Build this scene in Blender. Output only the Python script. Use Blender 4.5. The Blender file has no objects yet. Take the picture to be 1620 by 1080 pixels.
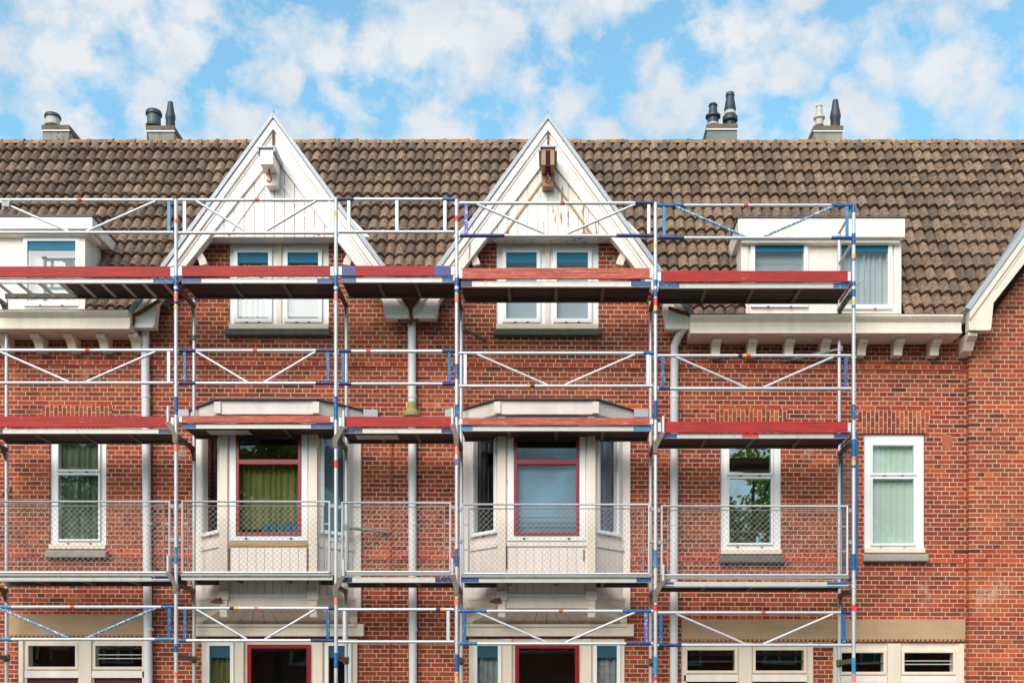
import bpy, bmesh, math, random
from mathutils import Vector, Matrix
from mathutils.geometry import tessellate_polygon
random.seed(7)
R = math.radians
S = bpy.context.scene
COL = S.collection

# ------------------------------------------------------------------ camera
FPX, PX0, PY0, CAMY, EYE = 1770.0, 873.0, 1135.0, -15.5, 1.7
cam = bpy.data.cameras.new('camera')
cam.sensor_width = 36.0
cam.lens = 36.0 * FPX / 1620.0
cam.shift_x = (810 - PX0) / 1620.0
cam.shift_y = (PY0 - 540) / 1620.0
cam.clip_start = 0.1
cam.clip_end = 3000
camo = bpy.data.objects.new('camera', cam)
camo.location = (0, CAMY, EYE)
camo.rotation_euler = (R(90), 0, 0)
COL.objects.link(camo)
S.camera = camo

# ------------------------------------------------------------------ light
SUN_EL, SUN_AZ = R(36), R(203)
S.view_settings.view_transform = 'Standard'
S.view_settings.look = 'None'
S.view_settings.gamma = 1
S.view_settings.exposure = 1.52
sun = bpy.data.lights.new('sun', 'SUN')
sun.energy = 1.35
sun.angle = R(45)
sun.color = (1.0, 0.87, 0.75)
suno = bpy.data.objects.new('sun', sun)
sd = Vector((math.sin(SUN_AZ) * math.cos(SUN_EL), math.cos(SUN_AZ) * math.cos(SUN_EL), math.sin(SUN_EL)))
suno.rotation_euler = sd.to_track_quat('Z', 'Y').to_euler()
suno.location = (-6, -12, 14)
COL.objects.link(suno)

W = bpy.data.worlds.new('World')
S.world = W
W.use_nodes = True
wt = W.node_tree
wt.nodes.clear()
def wn(t, **kw):
    n = wt.nodes.new(t)
    for k, v in kw.items():
        setattr(n, k, v)
    return n
wo = wn('ShaderNodeOutputWorld')
bg = wn('ShaderNodeBackground')
bg.inputs['Strength'].default_value = 0.125
sky = wn('ShaderNodeTexSky', sky_type='NISHITA', sun_disc=False)
sky.sun_elevation = SUN_EL
sky.sun_rotation = SUN_AZ
sky.ozone_density = 1.6
sky.dust_density = 0.4
tint = wn('ShaderNodeMix', data_type='RGBA', blend_type='MULTIPLY')
tint.inputs[0].default_value = 1.0
tint.inputs[7].default_value = (0.50, 0.84, 0.76, 1)
wt.links.new(sky.outputs[0], tint.inputs[6])
tc = wn('ShaderNodeTexCoord')
mp = wn('ShaderNodeMapping')
mp.inputs['Location'].default_value = (3.3, 1.7, 0.35)
mp.inputs['Scale'].default_value = (1.0, 1.0, 1.25)
wt.links.new(tc.outputs['Generated'], mp.inputs[0])
wz = wn('ShaderNodeTexNoise'); wz.inputs['Scale'].default_value = 13; wz.inputs['Detail'].default_value = 7; wz.inputs['Roughness'].default_value = 0.6
wt.links.new(mp.outputs[0], wz.inputs['Vector'])
wv = wn('ShaderNodeVectorMath', operation='MULTIPLY_ADD'); wv.inputs[1].default_value = (0.10, 0.10, 0.10)
wt.links.new(wz.outputs['Color'], wv.inputs[0]); wt.links.new(mp.outputs[0], wv.inputs[2])
vo = wn('ShaderNodeTexVoronoi', feature='SMOOTH_F1'); vo.inputs['Scale'].default_value = 27; vo.inputs['Smoothness'].default_value = 0.55
wt.links.new(wv.outputs[0], vo.inputs['Vector'])
n1 = wn('ShaderNodeTexNoise'); n1.inputs['Scale'].default_value = 30; n1.inputs['Detail'].default_value = 9; n1.inputs['Roughness'].default_value = 0.6
n2 = wn('ShaderNodeTexNoise'); n2.inputs['Scale'].default_value = 5; n2.inputs['Detail'].default_value = 2
for n in (n1, n2):
    wt.links.new(mp.outputs[0], n.inputs['Vector'])
a1 = wn('ShaderNodeMath', operation='MULTIPLY_ADD'); a1.inputs[1].default_value = -0.80        # 0.9*noise - 0.8*distance + ...
a0 = wn('ShaderNodeMath', operation='MULTIPLY_ADD'); a0.inputs[1].default_value = 0.85; a0.inputs[2].default_value = 0.30
wt.links.new(n1.outputs[0], a0.inputs[0])
wt.links.new(vo.outputs['Distance'], a1.inputs[0]); wt.links.new(a0.outputs[0], a1.inputs[2])
ad = wn('ShaderNodeMath', operation='MULTIPLY_ADD'); ad.inputs[1].default_value = 0.30
wt.links.new(n2.outputs[0], ad.inputs[0]); wt.links.new(a1.outputs[0], ad.inputs[2])
cr = wn('ShaderNodeValToRGB')
cr.color_ramp.elements[0].position = 0.31; cr.color_ramp.elements[0].color = (0.10, 0.10, 0.10, 1)
cr.color_ramp.elements[1].position = 0.66; cr.color_ramp.elements[1].color = (0.92, 0.92, 0.92, 1)
e = cr.color_ramp.elements.new(0.45); e.color = (0.5, 0.5, 0.5, 1)
wt.links.new(ad.outputs[0], cr.inputs[0])
n3 = wn('ShaderNodeTexNoise'); n3.inputs['Scale'].default_value = 15; n3.inputs['Detail'].default_value = 6
wt.links.new(mp.outputs[0], n3.inputs['Vector'])
cc = wn('ShaderNodeValToRGB')
cc.color_ramp.elements[0].position = 0.3; cc.color_ramp.elements[0].color = (1.95, 2.10, 2.24, 1)
cc.color_ramp.elements[1].position = 0.65; cc.color_ramp.elements[1].color = (2.50, 2.52, 2.52, 1)
wt.links.new(n3.outputs[0], cc.inputs[0])
mx = wn('ShaderNodeMix', data_type='RGBA')
wt.links.new(cr.outputs[0], mx.inputs[0]); wt.links.new(tint.outputs[2], mx.inputs[6]); wt.links.new(cc.outputs[0], mx.inputs[7])
wt.links.new(mx.outputs[2], bg.inputs[0]); wt.links.new(bg.outputs[0], wo.inputs[0])

# ------------------------------------------------------------------ materials
def srgb(r, g, b):
    f = lambda c: (c / 12.92 if c <= 0.04045 else ((c + 0.055) / 1.055) ** 2.4)
    return (f(r / 255), f(g / 255), f(b / 255), 1)
class NT:
    def __init__(s, name):
        s.m = bpy.data.materials.new(name); s.m.use_nodes = True
        s.t = s.m.node_tree; s.b = s.t.nodes['Principled BSDF']; s.o = s.t.nodes['Material Output']
    def n(s, t, **kw):
        x = s.t.nodes.new(t)
        for k, v in kw.items():
            setattr(x, k, v)
        return x
    def l(s, a, b): s.t.links.new(a, b)
    def put(s, inp, v):
        if hasattr(v, 'is_output'): s.l(v, inp)
        else: inp.default_value = v
    def math(s, op, a, b=None, c=None):
        x = s.n('ShaderNodeMath', operation=op)
        s.put(x.inputs[0], a)
        if b is not None: s.put(x.inputs[1], b)
        if c is not None: s.put(x.inputs[2], c)
        return x.outputs[0]
    def mix(s, f, a, b, blend='MIX'):
        x = s.n('ShaderNodeMix', data_type='RGBA', blend_type=blend)
        s.put(x.inputs[0], f); s.put(x.inputs[6], a); s.put(x.inputs[7], b)
        return x.outputs[2]
    def coords(s, scale=(1, 1, 1)):
        g = s.n('ShaderNodeNewGeometry')
        m = s.n('ShaderNodeMapping'); m.inputs['Scale'].default_value = scale
        s.l(g.outputs['Position'], m.inputs[0])
        return m.outputs[0]
    def noise(s, scale, detail=4, rough=0.55, co=None, stretch=(1, 1, 1)):
        x = s.n('ShaderNodeTexNoise')
        x.inputs['Scale'].default_value = scale; x.inputs['Detail'].default_value = detail; x.inputs['Roughness'].default_value = rough
        s.l(co if co is not None else s.coords(stretch), x.inputs['Vector'])
        return x.outputs[0]
    def ramp(s, v, stops):
        x = s.n('ShaderNodeValToRGB'); r = x.color_ramp
        while len(r.elements) < len(stops): r.elements.new(0.5)
        for e, (p, c) in zip(r.elements, stops):
            e.position = p; e.color = c if len(c) == 4 else (*c, 1)
        s.l(v, x.inputs[0])
        return x.outputs[0]
    def step(s, v, a, b):
        x = s.n('ShaderNodeMapRange'); x.interpolation_type = 'SMOOTHSTEP'
        s.put(x.inputs[0], v); x.inputs[1].default_value = a; x.inputs[2].default_value = b
        return x.outputs[0]
    def bump(s, h, strength=0.3, dist=0.01):
        x = s.n('ShaderNodeBump'); x.inputs['Strength'].default_value = strength; x.inputs['Distance'].default_value = dist
        s.l(h, x.inputs['Height']); s.l(x.outputs[0], s.b.inputs['Normal'])

def dark(c, k): return (c[0] * k, c[1] * k, c[2] * k, 1)
def plain(name, col, rough=0.5, metal=0.0, var=0.18, vs=6.0, stretch=(1, 1, 1), bump=0.0, fine=60.0):
    m = NT(name)
    v = m.noise(vs, 5, 0.6, stretch=stretch)
    f = m.noise(fine, 3, 0.6, stretch=stretch)
    w = m.math('ADD', m.math('MULTIPLY', v, 0.65), m.math('MULTIPLY', f, 0.35))
    m.l(m.ramp(w, [(0.3, dark(col, 1 - var)), (0.5, col), (0.72, dark(col, 1 + var * 0.6))]), m.b.inputs['Base Color'])
    m.b.inputs['Roughness'].default_value = rough; m.b.inputs['Metallic'].default_value = metal
    if bump: m.bump(f, bump, 0.004)
    return m.m

def painted(name, col, wood, amount, streak=(9, 9, 1.3), rough=0.45, grime=0.12):
    """paint over wood; 'amount' = how much has flaked off (0..1)"""
    m = NT(name)
    flake = m.noise(1.0, 8, 0.68, stretch=streak)
    big = m.noise(1.1, 3, 0.5)
    k = m.math('ADD', m.math('MULTIPLY', flake, 0.7), m.math('MULTIPLY', big, 0.3))
    edge = 0.70 - 0.16 * amount
    msk = m.step(k, edge, edge + 0.025)
    gr = m.noise(2.2, 6, 0.65, stretch=(3, 3, 0.6))
    pc = m.ramp(gr, [(0.3, dark(col, 1 - grime)), (0.55, col), (0.75, dark(col, 1.04))])
    wg = m.noise(1.0, 5, 0.6, stretch=(40, 40, 4))
    wc = m.ramp(wg, [(0.3, dark(wood, 0.5)), (0.6, wood), (0.8, dark(wood, 1.3))])
    m.l(m.mix(msk, pc, wc), m.b.inputs['Base Color'])
    m.b.inputs['Roughness'].default_value = rough
    m.bump(m.math('SUBTRACT', 1.0, msk), 0.25, 0.003)
    return m.m

ZREF, CH, KX = 6.609, 0.062, 0.0060
def brick(name, tone=1.0, soldier=False, zoff=0.0, warm=False):
    m = NT(name)
    g = m.n('ShaderNodeNewGeometry'); sp = m.n('ShaderNodeSeparateXYZ'); m.l(g.outputs['Position'], sp.inputs[0])
    nz = m.n('ShaderNodeTexNoise'); nz.inputs['Scale'].default_value = 14; nz.inputs['Detail'].default_value = 3
    m.l(g.outputs['Position'], nz.inputs['Vector'])
    wob = m.math('MULTIPLY', m.math('SUBTRACT', nz.outputs[0], 0.5), 0.010)
    u = m.math('ADD', sp.outputs[0], sp.outputs[1])
    z = m.math('ADD', m.math('MULTIPLY_ADD', sp.outputs[0], KX, sp.outputs[2]), wob)
    u = m.math('ADD', u, wob)
    if soldier:
        a, b, cw = z, u, 0.058
        rowf = m.math('DIVIDE', b, cw)
        row = m.math('FLOOR', rowf)
        par = m.math('FLOORED_MODULO', row, 2.0)
        wid = 0.155
        colf = m.math('ADD', m.math('DIVIDE', a, wid), m.math('MULTIPLY', par, 0.5))
    else:
        cw = CH
        rowf = m.math('DIVIDE', m.math('SUBTRACT', ZREF + zoff, z), cw)
        row = m.math('FLOOR', rowf)
        par = m.math('FLOORED_MODULO', row, 2.0)            # 0 headers, 1 stretchers
        half = m.math('FLOORED_MODULO', m.math('FLOOR', m.math('DIVIDE', row, 2.0)), 2.0)
        wid = m.math('MULTIPLY_ADD', par, 0.108, 0.108)
        off = m.math('MULTIPLY', par, m.math('MULTIPLY_ADD', half, 0.5, 0.25))
        colf = m.math('ADD', m.math('DIVIDE', u, wid), off)
    col = m.math('FLOOR', colf)
    fr = m.math('FRACT', rowf); fc = m.math('FRACT', colf)
    dr = m.math('MULTIPLY', m.math('MINIMUM', fr, m.math('SUBTRACT', 1.0, fr)), cw)
    dc = m.math('MULTIPLY', m.math('MINIMUM', fc, m.math('SUBTRACT', 1.0, fc)), wid)
    d = m.math('MINIMUM', dr, dc)
    fine = m.noise(95, 4, 0.65)
    d2 = m.math('MULTIPLY_ADD', m.math('SUBTRACT', fine, 0.5), 0.004, d)
    mortar = m.math('SUBTRACT', 1.0, m.step(d2, 0.0034, 0.0060))
    cv = m.n('ShaderNodeCombineXYZ'); m.l(row, cv.inputs[0]); m.l(col, cv.inputs[1])
    wnz = m.n('ShaderNodeTexWhiteNoise', noise_dimensions='2D'); m.l(cv.outputs[0], wnz.inputs['Vector'])
    rnd = wnz.outputs[0]
    pc = m.ramp(rnd, [(0.0, srgb(74, 52, 50)), (0.03, srgb(108, 62, 54)), (0.09, srgb(128, 62, 52)), (0.38, srgb(150, 70, 52)),
                      (0.62, srgb(162, 80, 60)), (0.82, srgb(182, 94, 62)), (0.94, srgb(196, 112, 74)), (1.0, srgb(150, 90, 70))])
    big = m.noise(0.55, 4, 0.6)
    pc = m.mix(m.math('MULTIPLY', m.step(big, 0.42, 0.68), 0.40), pc, srgb(188, 104, 66))
    pc = m.mix(m.math('MULTIPLY', m.step(m.noise(0.8, 3, 0.5, stretch=(1, 1, 1.6)), 0.45, 0.65), 0.45), pc, srgb(112, 58, 58))
    mott = m.noise(30, 4, 0.7)
    pc = m.mix(1.0, pc, m.ramp(mott, [(0.25, (0.72, 0.70, 0.70)), (0.5, (1, 1, 1)), (0.75, (1.16, 1.12, 1.10))]), 'MULTIPLY')
    pc = m.mix(1.0, pc, (tone * 0.80, tone * 0.555, tone * 0.44, 1), 'MULTIPLY')
    if warm: pc = m.mix(1.0, pc, (1.12, 1.22, 1.02, 1), 'MULTIPLY')
    if not soldier:
        bands = None
        for k in (0, 9, 42, 43, 56):
            c = m.math('COMPARE', row, float(k), 0.1)
            bands = c if bands is None else m.math('ADD', bands, c)
        orange = m.ramp(rnd, [(0.0, srgb(140, 40, 28)), (0.5, srgb(176, 54, 30)), (1.0, srgb(200, 80, 38))])
        pc = m.mix(m.math('MULTIPLY', bands, 0.9), pc, orange)
    mc = m.ramp(m.noise(3.0, 5, 0.6), [(0.3, srgb(182, 148, 122)), (0.55, srgb(212, 180, 152)), (0.75, srgb(224, 198, 172))])
    full = m.mix(mortar, pc, mc)
    ef = m.math('MULTIPLY', m.step(m.noise(1.6, 7, 0.7), 0.60, 0.72), 0.40)   # pale salt bloom
    full = m.mix(ef, full, srgb(205, 188, 175))

    m.l(full, m.b.inputs['Base Color'])
    m.b.inputs['Roughness'].default_value = 0.85
    h = m.math('MULTIPLY_ADD', m.math('SUBTRACT', 1.0, mortar), 1.0, m.math('MULTIPLY', mott, 0.5))
    m.bump(h, 0.55, 0.006)
    return m.m

def tile_mat():
    m = NT('weathered_roof_tile')
    at = m.n('ShaderNodeAttribute', attribute_name='rnd')
    base = m.ramp(at.outputs['Fac'], [(0.0, srgb(100, 84, 73)), (0.35, srgb(117, 97, 82)), (0.7, srgb(129, 107, 90)), (1.0, srgb(144, 120, 101))])
    mott = m.noise(22, 7, 0.8)
    c = m.mix(1.0, base, m.ramp(mott, [(0.38, (0.30, 0.27, 0.26)), (0.47, (0.78, 0.76, 0.74)), (0.54, (1.08, 1.06, 1.04)), (0.64, (1.55, 1.52, 1.46))]), 'MULTIPLY')
    dk = m.step(m.noise(7, 7, 0.75), 0.55, 0.66)
    c = m.mix(m.math('MULTIPLY', dk, 0.5), c, srgb(84, 68, 60))
    lic = m.math('MULTIPLY', m.step(m.noise(9, 6, 0.7), 0.615, 0.66), 0.8)
    c = m.mix(lic, c, srgb(176, 116, 50))
    wl = m.step(m.noise(17, 5, 0.7), 0.68, 0.72)
    c = m.mix(m.math('MULTIPLY', wl, 0.6), c, srgb(190, 184, 170))
    m.l(c, m.b.inputs['Base Color']); m.b.inputs['Roughness'].default_value = 0.8
    m.bump(mott, 0.5, 0.008)
    return m.m
def ridge_mat():
    m = NT('lichened_ridge_tile')
    a = m.noise(6, 6, 0.7); b = m.noise(30, 4, 0.7)
    c = m.ramp(a, [(0.32, srgb(96, 78, 62)), (0.46, srgb(136, 112, 88)), (0.54, srgb(184, 122, 60)), (0.66, srgb(168, 150, 122))])
    c = m.mix(1.0, c, m.ramp(b, [(0.3, (0.65, 0.65, 0.65)), (0.7, (1.15, 1.15, 1.15))]), 'MULTIPLY')
    m.l(c, m.b.inputs['Base Color']); m.b.inputs['Roughness'].default_value = 0.85
    return m.m

def glass_mat(name='window_glass', refl=0.07, tint=(0.95, 0.97, 0.965)):
    m = NT(name); m.t.nodes.remove(m.b)
    tr = m.n('ShaderNodeBsdfTransparent'); tr.inputs[0].default_value = (*tint, 1)
    gl = m.n('ShaderNodeBsdfGlossy'); gl.inputs['Roughness'].default_value = 0.01; gl.inputs[0].default_value = (0.95, 0.97, 1, 1)
    bp = m.n('ShaderNodeBump'); bp.inputs['Strength'].default_value = 0.05; bp.inputs['Distance'].default_value = 0.02
    m.l(m.noise(1.3, 2, 0.5), bp.inputs['Height']); m.l(bp.outputs[0], gl.inputs['Normal'])
    lw = m.n('ShaderNodeLayerWeight'); lw.inputs[0].default_value = 0.5
    gg = m.n('ShaderNodeNewGeometry')
    f = m.math('MULTIPLY_ADD', m.math('POWER', lw.outputs['Facing'], 4.0), 0.6, refl)
    f = m.math('MULTIPLY', f, m.math('SUBTRACT', 1.0, gg.outputs['Backfacing']))
    mxs = m.n('ShaderNodeMixShader'); m.l(f, mxs.inputs[0]); m.l(tr.outputs[0], mxs.inputs[1]); m.l(gl.outputs[0], mxs.inputs[2])
    m.l(mxs.outputs[0], m.o.inputs[0])
    return m.m

def metal_mat(name, col, rough=0.38, metal=0.75, var=0.2):
    m = NT(name)
    sc = m.noise(14, 6, 0.7, stretch=(1, 1, 1)); f = m.noise(120, 3, 0.6)
    w = m.math('ADD', m.math('MULTIPLY', sc, 0.7), m.math('MULTIPLY', f, 0.3))
    m.l(m.ramp(w, [(0.32, dark(col, 1 - var * 1.6)), (0.45, dark(col, 1 - var * .3)), (0.6, col), (0.75, dark(col, 1.08))]), m.b.inputs['Base Color'])
    m.b.inputs['Metallic'].default_value = metal
    m.l(m.math('MULTIPLY_ADD', f, 0.3, rough - 0.1), m.b.inputs['Roughness'])
    return m.m
def chipped(name, col, under, amt=0.5, rough=0.45):
    m = NT(name)
    k = m.noise(38, 6, 0.7)
    e = 0.66 - 0.2 * amt
    mk = m.step(k, e, e + 0.03)
    v = m.noise(9, 4, 0.6)
    m.l(m.mix(mk, m.ramp(v, [(0.3, dark(col, 0.75)), (0.6, col), (0.8, dark(col, 1.2))]), under), m.b.inputs['Base Color'])
    m.b.inputs['Roughness'].default_value = rough
    return m.m

M = {}
WOODC = srgb(150, 108, 72)
M['brick'] = brick('red_brick')
M['brick_side'] = brick('red_brick_neighbour', 1.06, zoff=-0.012, warm=True)
M['soldier'] = brick('soldier_brick', 1.1, True, warm=True)
M['tile'] = tile_mat(); M['ridge'] = ridge_mat()
M['white'] = painted('white_paint', srgb(240, 231, 228), WOODC, 0.06)
M['white_frame'] = plain('white_window_frame', srgb(238, 239, 240), 0.35, 0, 0.05, 3)
M['gable_white'] = painted('gable_paint', srgb(243, 232, 228), WOODC, 0.22)
M['gable_flaked'] = painted('flaked_gable_paint', srgb(243, 231, 224), srgb(176, 126, 88), 0.84)
M['cream'] = painted('cream_paint', srgb(234, 218, 200), WOODC, 0.14)
M['cream_worn'] = painted('worn_cream_paint', srgb(243, 230, 222), WOODC, 0.42)
M['dormer'] = painted('dormer_paint', srgb(243, 232, 220), WOODC, 0.04)
M['zinc'] = metal_mat('zinc_sheet', srgb(174, 181, 189), 0.5, 0.2)
M['lead'] = metal_mat('dark_lead', srgb(92, 92, 96), 0.6, 0.3)
M['rust'] = plain('rusty_wood', srgb(112, 66, 42), 0.85, 0, 0.5, 18)
M['peeled'] = painted('peeled_beam', srgb(170, 126, 94), srgb(104, 62, 40), 0.95, (14, 14, 6))
M['barewood'] = plain('bare_wood', srgb(188, 146, 92), 0.75, 0, 0.35, 4, (1, 8, 8))
M['darkslot'] = plain('dark_gap', srgb(40, 26, 22), 0.9)
M['sill'] = plain('stone_sill', srgb(104, 100, 96), 0.85, 0, 0.4, 9, bump=0.4)
M['sill_pale'] = plain('pale_stone_sill', srgb(158, 152, 144), 0.85, 0, 0.3, 9, bump=0.4)
M['sandstone'] = plain('sandstone', srgb(182, 150, 118), 0.9, 0, 0.28, 1.6, (1, 1, 2), bump=0.3)
M['pipe'] = metal_mat('zinc_downpipe', srgb(222, 222, 226), 0.55, 0.05, 0.08)
M['pipe_green'] = plain('green_collar', srgb(150, 150, 96), 0.7, 0, 0.3, 14)
M['red'] = plain('crimson_frame', srgb(146, 12, 32), 0.3, 0, 0.12, 4)
M['maroon'] = plain('maroon_door', srgb(96, 26, 38), 0.35, 0, 0.15, 3)
M['teal'] = plain('teal_blind', srgb(8, 112, 146), 0.7, 0, 0.1, 3)
M['teal_dark'] = plain('dark_teal_blind', srgb(16, 78, 100), 0.7, 0, 0.1, 3)
M['screen'] = plain('grey_screen', srgb(150, 158, 166), 0.8, 0, 0.05, 2)
M['screen_sky_reflection'] = plain('blue_grey_sky_reflection', srgb(104, 126, 148), 0.8, 0, 0.05, 2)  # sheet behind the bay panes, its blue grey stands in for reflected sky
M['net'] = plain('net_curtain', srgb(172, 180, 184), 0.9, 0, 0.15, 8)
M['lace'] = plain('lace_curtain', srgb(140, 146, 146), 0.9, 0, 0.5, 16)
M['green_curtain'] = plain('sage_curtain', srgb(88, 98, 78), 0.9, 0, 0.25, 5)
M['olive_curtain'] = plain('olive_curtain', srgb(100, 102, 48), 0.9, 0, 0.35, 5)
M['mint_curtain'] = plain('mint_curtain', srgb(188, 204, 192), 0.9, 0, 0.08, 4)
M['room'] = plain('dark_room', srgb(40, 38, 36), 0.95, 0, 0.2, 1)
M['terracotta'] = plain('terracotta', srgb(176, 96, 62), 0.85, 0, 0.3, 12)
M['mortar'] = plain('mortar', srgb(236, 214, 192), 0.9, 0, 0.15, 8)
M['glass'] = glass_mat(); M['glass_strong'] = glass_mat('mirroring_glass', 0.36)
M['slat'] = plain('pale_slat', srgb(206, 206, 204), 0.6)
M['black'] = plain('black_vent', srgb(24, 24, 26), 0.6)
M['alu'] = metal_mat('galvanised_steel', srgb(204, 206, 210), 0.40, 0.45, 0.16)
M['alu_old'] = metal_mat('dull_steel', srgb(152, 152, 150), 0.5, 0.5, 0.3)
M['beam'] = metal_mat('deck_beam', srgb(200, 198, 192), 0.45, 0.3, 0.22)
M['bracket'] = metal_mat('grimy_steel', srgb(124, 114, 100), 0.6, 0.4, 0.4)
M['ply'] = plain('dark_plywood', srgb(72, 52, 46), 0.75, 0, 0.35, 3, (1, 5, 1))
M['ply_back'] = plain('grimy_deck_edge', srgb(96, 90, 82), 0.75, 0.1, 0.35, 5)
BARE = srgb(206, 208, 212)
M['blue'] = chipped('blue_paint', srgb(0, 98, 160), BARE, 0.26)
M['blue_solid'] = chipped('solid_blue_paint', srgb(4, 82, 146), BARE, 0.06)
M['sky_blue'] = chipped('light_blue_paint', srgb(44, 140, 190), BARE, 0.28)
M['navy'] = chipped('navy_paint', srgb(24, 44, 108), BARE, 0.2)
M['faded_blue'] = chipped('faded_blue_paint', srgb(70, 144, 188), BARE, 0.75)
M['violet_red'] = chipped('violet_over_red', srgb(40, 62, 132), srgb(120, 40, 70), 0.45)
M['purple'] = chipped('violet_paint', srgb(88, 100, 184), BARE, 0.5)
M['tape_red'] = plain('red_tape', srgb(226, 66, 48), 0.5)
M['tape_pink'] = plain('salmon_tape', srgb(232, 128, 110), 0.5)
M['tape_yellow'] = plain('yellow_tape', srgb(232, 184, 40), 0.5)
def board(name, col, wear, wood=srgb(196, 140, 110)):
    m = NT(name)
    g = m.noise(1.0, 6, 0.7, stretch=(2.2, 30, 55)); sp = m.noise(1.0, 6, 0.7, stretch=(7, 7, 24)); bl = m.noise(1.7, 4, 0.6)
    c = m.ramp(g, [(0.36, dark(col, 0.55)), (0.5, col), (0.64, dark(col, 1.25))])
    c = m.mix(m.math('MULTIPLY', m.step(bl, 0.42, 0.62), 0.45), c, dark(col, 0.62))
    mk = m.step(m.math('ADD', m.math('MULTIPLY', sp, 0.6), m.math('MULTIPLY', g, 0.4)), 0.61 - wear * 0.2, 0.67 - wear * 0.15)
    c = m.mix(m.math('MULTIPLY', mk, 0.7), c, wood)
    splash = m.step(m.noise(21, 3, 0.6), 0.70, 0.73)
    c = m.mix(m.math('MULTIPLY', splash, 0.55), c, srgb(190, 180, 172))
    m.l(c, m.b.inputs['Base Color']); m.b.inputs['Roughness'].default_value = 0.65
    m.bump(g, 0.2, 0.003)
    return m.m
M['toe'] = board('red_toe_board', srgb(168, 28, 24), 0.14)
M['toe_faded'] = board('faded_toe_board', srgb(184, 80, 66), 0.5)
M['toe_crimson'] = board('crimson_toe_board', srgb(172, 24, 34), 0.06)
M['cowl'] = plain('dark_cowl', srgb(58, 66, 76), 0.5, 0.2, 0.25, 12)
M['cowl_green'] = plain('greenish_cowl', srgb(82, 100, 98), 0.55, 0.2, 0.25, 12)
M['cowl_pale'] = plain('pale_cowl', srgb(190, 184, 176), 0.6, 0, 0.25, 12)
M['stack'] = painted('chimney_render', srgb(150, 146, 138), srgb(80, 74, 68), 0.85, (6, 6, 3), 0.85, 0.35)
M['stack_top'] = plain('dirty_stack_top', srgb(112, 98, 84), 0.9, 0, 0.5, 8)
M['stack_zinc'] = plain('grey_stack', srgb(120, 126, 124), 0.7, 0, 0.2, 6)
M['rope'] = plain('orange_cable', srgb(176, 52, 34), 0.6)
M['asphalt'] = plain('asphalt', (0.05, 0.05, 0.052, 1), 0.9, 0, 0.3, 8)
M['paving'] = plain('paving', (0.22, 0.2, 0.18, 1), 0.9, 0, 0.25, 5)
M['soil'] = plain('soil', (0.1, 0.11, 0.07, 1), 0.95, 0, 0.3, 3)
def leaf_mat():
    m = NT('leaf')
    c = m.ramp(m.noise(2.5, 4, 0.6), [(0.35, (0.09, 0.13, 0.03)), (0.6, (0.20, 0.27, 0.06))])
    m.l(c, m.b.inputs['Base Color']); m.b.inputs['Roughness'].default_value = 0.5
    t = m.n('ShaderNodeBsdfTranslucent'); m.l(m.mix(1.0, c, (1.6, 1.8, 0.8, 1), 'MULTIPLY'), t.inputs[0])
    x = m.n('ShaderNodeMixShader'); x.inputs[0].default_value = 0.5
    m.l(m.b.outputs[0], x.inputs[1]); m.l(t.outputs[0], x.inputs[2]); m.l(x.outputs[0], m.o.inputs[0])
    return m.m
M['leaf'] = leaf_mat()
M['bark'] = plain('bark', (0.09, 0.07, 0.05, 1), 0.9, 0, 0.4, 12)
M['far_glass'] = plain('distant_window', (0.03, 0.035, 0.04, 1), 0.1)

# ------------------------------------------------------------------ builders
def P(px, py, Y=0.0):
    k = (Y - CAMY) / FPX
    return Vector(((px - PX0) * k, Y, EYE + (PY0 - py) * k))
def X(px, Y=0.0): return P(px, 0, Y).x
def Z(py, Y=0.0): return P(0, py, Y).z

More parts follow.
